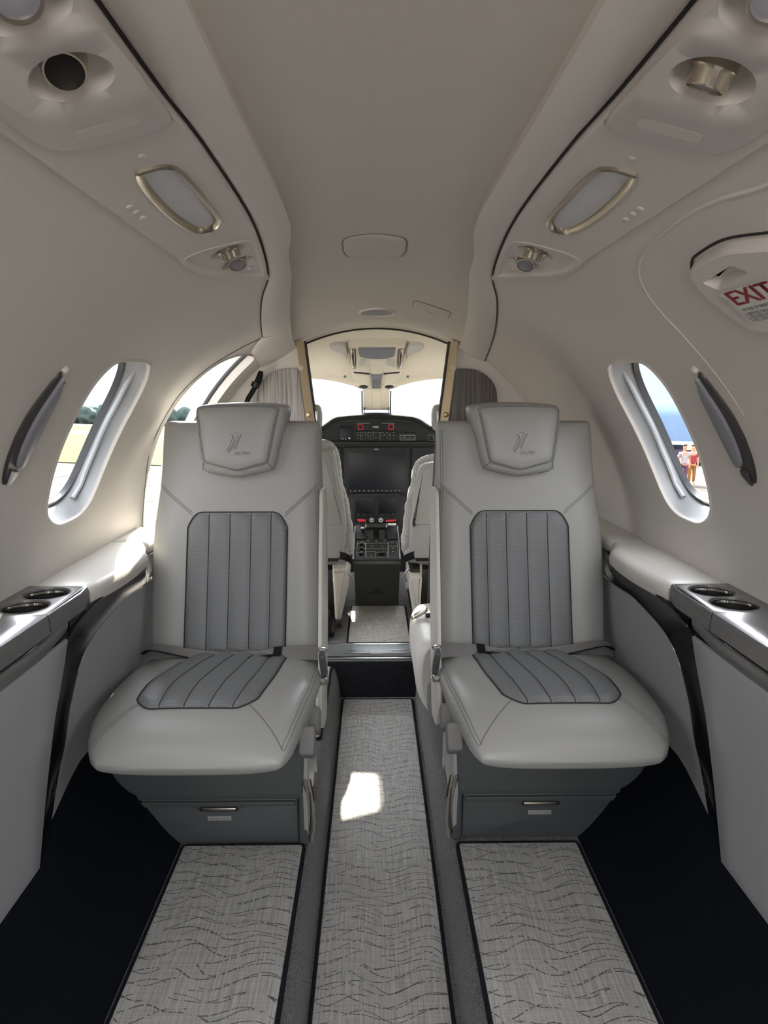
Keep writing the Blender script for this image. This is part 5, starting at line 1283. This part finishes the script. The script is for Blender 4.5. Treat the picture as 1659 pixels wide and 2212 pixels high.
mk('brake_handle', rbox((0.080, 3.70, 0.525), (0.046, 0.014, 0.011), 0.004), MT['white'], cc)
fl_ = mk('flap_lever', tube([(-0.072, 3.66, 0.475), (-0.074, 3.645, 0.512)], 0.006, 8), MT['black'], cc)
mk('lever_knob', rbox((-0.074, 3.645, 0.517), (0.020, 0.012, 0.008), 0.003), MT['white'], fl_)

# pilot seats with sheepskin covers
def wobble(vf, amp, sc_):
    out = []
    for p in vf[0]:
        q = Vector(p) * sc_
        from mathutils import noise as _n
        out.append(tuple(Vector(p) + amp * Vector(_n.noise_vector(q))))
    return out, vf[1]
def pilot(sg, label, lea, fle, base, yq):
    root = thing('pilot_seat', label, 'pilot seat', (sg * 0.33, yq + 0.2, 0.165), 'pilot seats')
    def BK(a, b, o=0): return (a, yq + (b - 0.5) * 0.10 - o, b)
    mk('backrest', slab(roundpoly(lea, 0.03, 5), BK, -0.05, 0.0, 0.018), MT['leather'], root, sharp=60)
    pk = [(x + (0.012 if sg > 0 else -0.012), max(z, 0.62)) for x, z in lea]
    mk('back_pocket', slab(roundpoly(pk, 0.04, 5), BK, -0.01, 0.010, 0.009), MT['leather'], root, sharp=60)
    fo = resample([(a, b, 0) for a, b in roundpoly(fle, 0.03, 6)], 120, True); fo = ccw([q[:2] for q in fo])
    rr = [[BK(a, b, o - 0.05) for a, b in (inset(fo, i) if i else fo)] for o, i in ((-0.075, 0.03), (-0.07, 0.012), (-0.05, 0.001), (-0.02, 0.0), (-0.005, 0.008), (0.0, 0.02))]
    mk('sheepskin_cover', wobble(loft(rr, True, True), 0.006, 38), MT['fleece'], root, sharp=180)
    hx = 0.305 * sg
    mk('headrest', slab(roundpoly([(hx - 0.052, 1.035), (hx + 0.052, 1.035), (hx + 0.056, 1.12), (hx + 0.045, 1.158), (hx - 0.045, 1.158), (hx - 0.056, 1.12)], 0.03, 5), BK, -0.08, 0.0, 0.025), MT['leather'], root, sharp=60)
    bm = []
    xa_, xb_ = 0.124, 0.53
    for y in np.linspace(yq + 0.03, yq + 0.48, 14):
        e = min(1, (min(y - yq - 0.03, yq + 0.48 - y) + 0.012) / 0.05) ** 0.5
        bm.append([(sg * ((xa_ + xb_) / 2) + (xb_ - xa_) / 2 * cx_ * (0.9 + 0.1 * e), y, 0.475 + 0.058 * cz_ * e) for cx_, cz_ in sup(1, 1, 3.2, 40)])
    mk('seat_cushion', wobble(loft(bm, True, True), 0.007, 34), MT['fleece'], root, sharp=180)
    mk('lower_back', slab([(sg * 0.155, 0.50), (sg * 0.53, 0.50), (sg * 0.53, 0.452), (sg * 0.178, 0.452)], BK, -0.05, -0.004, 0.006), MT['black'], root)
    mk('side_housing', slab(roundpoly(base, 0.012, 4), lambda a, b, o=0: (a, yq - 0.08 - o, b), -0.40, 0.0, 0.012), MT['leather_pad'], root, sharp=50)
    bx = base[0][0]
    mk('recline_knob', lathe([(0.018, 0), (0.02, 0.012), (0.012, 0.02), (0.0005, 0.02)], (-sg * -0.0 + sg * 0.148, yq - 0.02, 0.345), (-sg, 0, 0), 16), MT['seatlight'], root)
    mk('support_rod', tube([(sg * 0.196, yq - 0.04, 0.45), (sg * 0.196, yq - 0.04, 0.37)], 0.006, 8), MT['nickel'], root)
    mk('seat_rail', rbox((sg * 0.205, yq + 0.1, 0.18), (0.035, 0.60, 0.028), 0.004), MT['black'], root)
    cab = [(sg * 0.172 + 0.010 * math.cos(k * 0.9), yq - 0.09 + 0.004 * math.sin(k * 0.9), 0.172 + 0.0013 * k) for k in range(24)]
    mk('coiled_cable', tube(cab, 0.005, 6), MT['rubber'], root)
    strap = spline([(sg * 0.20, yq + 0.02, 0.485), (sg * 0.15, yq - 0.005, 0.478), (sg * 0.118, yq + 0.0, 0.455), (sg * 0.115, yq + 0.01, 0.40)], 6)
    mk('lap_belt', loft([[(x, y, z + 0.018), (x, y - 0.003, z + 0.018), (x, y - 0.003, z - 0.018), (x, y, z - 0.018)] for x, y, z in strap], True, True), MT['beltdark'], root)
    mk('belt_buckle', rbox((sg * 0.128, yq - 0.02, 0.405), (0.012, 0.012, 0.055), 0.003, rotm(y=sg * 35)), MT['alu'], root)
    mk('seat_bottom_cover', rbox((sg * 0.32, yq + 0.18, 0.32), (0.34, 0.36, 0.20), 0.02), MT['black'], root)
pilot(-1, 'left pilot seat with grey sheepskin seen past the left divider post',
      [(-0.54, 0.46), (-0.54, 0.93), (-0.234, 0.957), (-0.194, 0.955), (-0.184, 0.905), (-0.167, 0.797), (-0.150, 0.724), (-0.140, 0.622), (-0.148, 0.505), (-0.160, 0.46)],
      [(-0.55, 0.46), (-0.55, 0.97), (-0.255, 1.0), (-0.222, 0.997), (-0.192, 0.974), (-0.180, 0.950), (-0.163, 0.888), (-0.158, 0.797), (-0.136, 0.734), (-0.121, 0.651), (-0.102, 0.516), (-0.11, 0.47)],
      [(-0.200, 0.434), (-0.134, 0.434), (-0.128, 0.36), (-0.165, 0.20), (-0.190, 0.20)], 3.15)
pilot(1, 'right pilot seat with grey sheepskin seen past the right divider post',
      [(0.54, 0.46), (0.54, 0.90), (0.245, 0.905), (0.200, 0.89), (0.180, 0.850), (0.163, 0.735), (0.150, 0.60), (0.145, 0.50), (0.158, 0.46)],
      [(0.55, 0.46), (0.55, 0.93), (0.250, 0.932), (0.217, 0.922), (0.178, 0.898), (0.164, 0.865), (0.156, 0.80), (0.144, 0.75), (0.128, 0.69), (0.122, 0.60), (0.112, 0.51), (0.115, 0.47)],
      [(0.200, 0.40), (0.146, 0.40), (0.140, 0.35), (0.165, 0.20), (0.190, 0.20)], 3.15)

# side-facing seat ahead of the right passenger seat
ss = thing('bench_seat', 'pale leather side-facing seat half hidden ahead of the right passenger seat', 'seat', (0.35, 2.45, 0.13))
pr = spline([(0.21, 0.405, 0), (0.160, 0.399, 0), (0.133, 0.375, 0), (0.122, 0.325, 0), (0.121, 0.265, 0), (0.132, 0.205, 0), (0.158, 0.158, 0), (0.20, 0.134, 0)], 4)
pr = [(a, b) for a, b, _ in pr] + [(0.55, 0.134), (0.55, 0.405)]
rr = []
for y in (2.205, 2.209, 2.22, 2.24, 2.27, 2.35, 2.45, 2.55, 2.63, 2.66, 2.68, 2.686):
    e = min(1, (min(y - 2.205, 2.686 - y) + 0.003) / 0.05) ** 0.45
    rr.append([(0.35 + (x - 0.35) * (0.86 + 0.14 * e), y, 0.28 + (z - 0.28) * (0.86 + 0.14 * e)) for x, z in pr])
mk('seat_cushion', loft(rr, True, True), MT['leather_pad'], ss, sharp=70)
mk('backrest', rbox((0.575, 2.45, 0.62), (0.09, 0.44, 0.40), 0.035, None, 3), MT['leather_pad'], ss)
mk('end_panel', slab(roundpoly([(0.158, 0.27), (0.36, 0.27), (0.36, 0.135), (0.175, 0.135), (0.157, 0.18)], 0.02, 4), lambda a, b, o=0: (a, 2.215 - o, b), -0.01, 0.012, 0.004), MT['seatlight'], ss)
mk('belt', loft([[(x, y - 0.018, z), (x, y + 0.018, z), (x, y + 0.018, z - 0.003), (x, y - 0.018, z - 0.003)] for x, y, z in ((0.30, 2.50, 0.412), (0.22, 2.49, 0.414), (0.172, 2.485, 0.409))], True, True), MT['beltdark'], ss)
bb = mk('buckle', rbox((0.155, 2.48, 0.418), (0.054, 0.030, 0.014), 0.005, rotm(y=-32), 3), MT['nickel'], ss)
mk('buckle_tab', rbox((0.127, 2.48, 0.401), (0.016, 0.022, 0.009), 0.003, rotm(y=-32)), MT['nickel'], bb)

# ================================================================== OUTSIDE
def gz(x, y): return -0.81 - 0.0445 * y - 0.032 * x
def ground(name, x0, x1, y0, y1, h, m_, **k):
    v = [(x0, y0, gz(x0, y0) + h), (x1, y0, gz(x1, y0) + h), (x1, y1, gz(x1, y1) + h), (x0, y1, gz(x0, y1) + h)]
    return mk(name, (v, [(0, 1, 2, 3)]), m_, **k)
apr = ground('apron', -400, 400, -60, 1200, 0, MT['asphalt'], kind='structure')
for y in (6.2, 9.5, 13.2, 18, 24): mk('joint', ([(x, yy, gz(x, yy) + 0.012) for x, yy in ((-40, y), (40, y), (40, y + 0.07), (-40, y + 0.07))], [(0, 1, 2, 3)]), MT['joint'], apr)
for x in (-3.4, -7.2, -11, 9, 13): mk('joint', ([(a, yy, gz(a, yy) + 0.012) for a, yy in ((x, 1), (x + 0.06, 1), (x + 0.06, 33), (x, 33))], [(0, 1, 2, 3)]), MT['joint'], apr)
ground('taxiway', -400, 0, 101, 135, 0.05, MT['taxi'], kind='structure')
ground('taxiway', 0, 400, 180, 330, 0.05, MT['taxi'], kind='structure')
tag(ground('grass', -400, 0, 33, 101, 0.04, MT['grass']), 'grass field beyond the apron outside the left window', 'grass', kind='stuff')
tag(ground('grass', -400, 0, 135, 285, 0.04, MT['grass']), 'far grass strip below the line of trees on the left', 'grass', kind='stuff')
tag(ground('grass', 0, 400, 104, 180, 0.04, MT['grass']), 'grass strip behind the parked cars outside the right window', 'grass', kind='stuff')
from mathutils import noise as mnoise
def crown_vf(r, h, seed):
    bm = bmesh.new(); bmesh.ops.create_icosphere(bm, subdivisions=3, radius=1)
    out = []
    for v in bm.verts:
        n = mnoise.noise(v.co * 2.2 + Vector((seed * 7.3, 0, 0))) * 0.32 + mnoise.noise(v.co * 6 + Vector((seed, 3, 0))) * 0.14
        p = v.co * (1 + n); out.append((p.x * r, p.y * r, max(0, p.z * 0.55 + 0.5) * h))
    bm.verts.index_update(); f = [tuple(v.index for v in q.verts) for q in bm.faces]; bm.free()
    return out, f
protos = []
for i in range(48):
    x = -282 + i * 5.1; y = 400 + 13 * (i % 3)
    h = random.uniform(9.0, 11.0); r = random.uniform(4.6, 5.4)
    if len(protos) < 5:
        o = mk('tree', crown_vf(1, 1, len(protos)), MT['tree'], sharp=180)
        protos.append(o)
    else:
        o = protos[i % 5].copy(); COL.objects.link(o)
    o.location = (x, y, gz(x, y)); o.scale = (r, r, h); o.rotation_euler = (0, 0, random.uniform(0, 6))
    tag(o, 'hazy green tree in the distant tree line beyond the grass on the left', 'tree', 'trees beyond the airfield')
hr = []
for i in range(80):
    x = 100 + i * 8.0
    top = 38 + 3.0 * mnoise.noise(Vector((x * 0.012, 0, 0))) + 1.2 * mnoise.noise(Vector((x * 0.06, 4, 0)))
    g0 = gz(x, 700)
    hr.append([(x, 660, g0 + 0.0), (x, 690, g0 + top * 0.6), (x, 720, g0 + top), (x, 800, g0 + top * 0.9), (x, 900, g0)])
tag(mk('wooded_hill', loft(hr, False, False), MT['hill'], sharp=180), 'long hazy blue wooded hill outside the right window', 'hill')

def car(x, y, rz, m_, label, group):
    root = thing('parked_car', label, 'car', (x, y, gz(x, y)), group)
    T = Matrix.Translation((x, y, gz(x, y))) @ Matrix.Rotation(R_(rz), 4, 'Z')
    tf = lambda vf: ([tuple(T @ Vector(p)) for p in vf[0]], vf[1])
    side = roundpoly([(-2.1, 0.3), (2.1, 0.3), (2.1, 0.7), (1.3, 0.85), (-1.9, 0.9), (-2.15, 0.7)], 0.12, 4)
    mk('body', tf(loft([[(a * 0.97, s, b) for a, b in side] if abs(s) > 0.8 else [(a, s, b) for a, b in side] for s in (-0.88, -0.78, 0.78, 0.88)], True, True)), m_, root)
    cab_ = roundpoly([(-1.7, 0.85), (1.0, 0.85), (0.35, 1.42), (-1.2, 1.45)], 0.15, 4)
    mk('cabin', tf(loft([[(a * q, s, b) for a, b in cab_] for s, q in ((-0.74, 1), (-0.62, 0.97), (0.62, 0.97), (0.74, 1))], True, True)), MT['screen'], root)
    for wx in (-1.3, 1.3):
        for s in (-0.8, 0.8):
            mk('wheel', tf(lathe([(0.001, -0.1), (0.3, -0.1), (0.32, 0), (0.3, 0.1), (0.001, 0.1)], (wx, s, 0.32), (0, 1, 0), 18)), MT['tyre'], root)
car(33.2, 78, 12, MT['carpaint'], 'dark car parked far behind the people outside the right window', 'parked cars')
car(37.2, 76, 5, MT['carpaint'], 'dark car parked further right behind the people outside the right window', 'parked cars')
car(26.6, 54, 8, MT['carred'], 'red car parked behind the right-hand person outside the right window', 'parked cars')

def skin(name, joints, edges, mtl, root, sub=2):
    me = bpy.data.meshes.new(name); me.from_pydata([j[0] for j in joints], edges, [])
    o = bpy.data.objects.new(name, me); COL.objects.link(o)
    sm = o.modifiers.new('skin', 'SKIN'); ss_ = o.modifiers.new('sub', 'SUBSURF'); ss_.levels = sub; ss_.render_levels = sub
    for k, j in enumerate(joints):
        sv = me.skin_vertices[0].data[k]; sv.radius = (j[1], j[1] if len(j) < 3 else j[2]); sv.use_root = (k == 0)
    dg = bpy.context.evaluated_depsgraph_get()
    m2 = bpy.data.meshes.new_from_object(o.evaluated_get(dg))
    bpy.data.objects.remove(o); bpy.data.meshes.remove(me)
    m2.name = name
    m2.materials.clear(); m2.materials.append(mtl)
    m2.polygons.foreach_set('use_smooth', [True] * len(m2.polygons))
    p = bpy.data.objects.new(name, m2); COL.objects.link(p); p.parent = root; LOC[p.name] = LOC[root.name]
    return p
def person(x, y, label, shirt, trousers, lean=0.0):
    root = thing('person', label, 'person', (x, y, gz(x, y)), 'people on the apron')
    J = [((0, 0, 0.93), 0.13, 0.10), ((0, 0, 1.12), 0.125, 0.09), ((0, 0, 1.36), 0.15, 0.095), ((0, 0.0, 1.48), 0.055), ((0, -0.01, 1.56), 0.07, 0.08), ((0, -0.015, 1.66), 0.085, 0.095), ((0, -0.01, 1.72), 0.06, 0.07)]
    E_ = [(0, 1), (1, 2), (2, 3), (3, 4), (4, 5), (5, 6)]
    for s in (-1, 1):
        b = len(J)
        J += [((s * 0.19, 0, 1.40), 0.05), ((s * 0.24, 0.02, 1.14), 0.042), ((s * 0.23, -0.06, 0.90), 0.032), ((s * 0.225, -0.08, 0.80), 0.03)]
        E_ += [(2, b), (b, b + 1), (b + 1, b + 2), (b + 2, b + 3)]
        for f in range(4):
            J.append(((s * 0.225, -0.10 + 0.02 * f, 0.725 - 0.004 * (f % 3)), 0.009)); E_.append((b + 3, len(J) - 1))
        J.append(((s * 0.20, -0.115, 0.765), 0.011)); E_.append((b + 3, len(J) - 1))
        c = len(J)
        J += [((s * 0.095, 0, 0.86), 0.085), ((s * 0.10, -0.01, 0.48), 0.056), ((s * 0.10, 0.01, 0.09), 0.04), ((s * 0.105, -0.13, 0.045), 0.035)]
        E_ += [(0, c), (c, c + 1), (c + 1, c + 2), (c + 2, c + 3)]
    skin('body', J, E_, MT['flesh'], root)
    Js = [((0, 0, 0.90), 0.16, 0.125), ((0, 0, 1.0), 0.155, 0.12), ((0, 0, 1.14), 0.145, 0.11), ((0, 0, 1.37), 0.17, 0.115), ((0, 0, 1.46), 0.075)]
    Es = [(0, 1), (1, 2), (2, 3), (3, 4)]
    for s in (-1, 1):
        b = len(Js); Js += [((s * 0.195, 0, 1.40), 0.066), ((s * 0.235, 0.015, 1.20), 0.06)]; Es += [(3, b), (b, b + 1)]
    skin('shirt', Js, Es, shirt, root)
    Jt = [((0, 0, 0.97), 0.155, 0.12)]; Et = []
    for s in (-1, 1):
        b = len(Jt); Jt += [((s * 0.098, 0, 0.84), 0.105), ((s * 0.102, -0.01, 0.48), 0.078), ((s * 0.102, 0.01, 0.12), 0.066)]; Et += [(0, b), (b, b + 1), (b + 1, b + 2)]
    skin('trousers', Jt, Et, trousers, root)
    mk('hair', ([(p[0] * 0.096 + x, p[1] * 0.105 + y - 0.003, p[2] * 0.09 + gz(x, y) + 1.70) for p in crown_vf(1, 1, 3)[0]], crown_vf(1, 1, 3)[1]), MT['hair'], root, sharp=180)
    return root
person(13.55, 30.8, 'person in a pale shirt and mauve trousers standing on the apron outside', MT['whitecloth'], MT['purple'])
person(14.05, 31.1, 'person in a red top and orange-yellow trousers standing on the apron outside', MT['redcloth'], MT['yellow'])
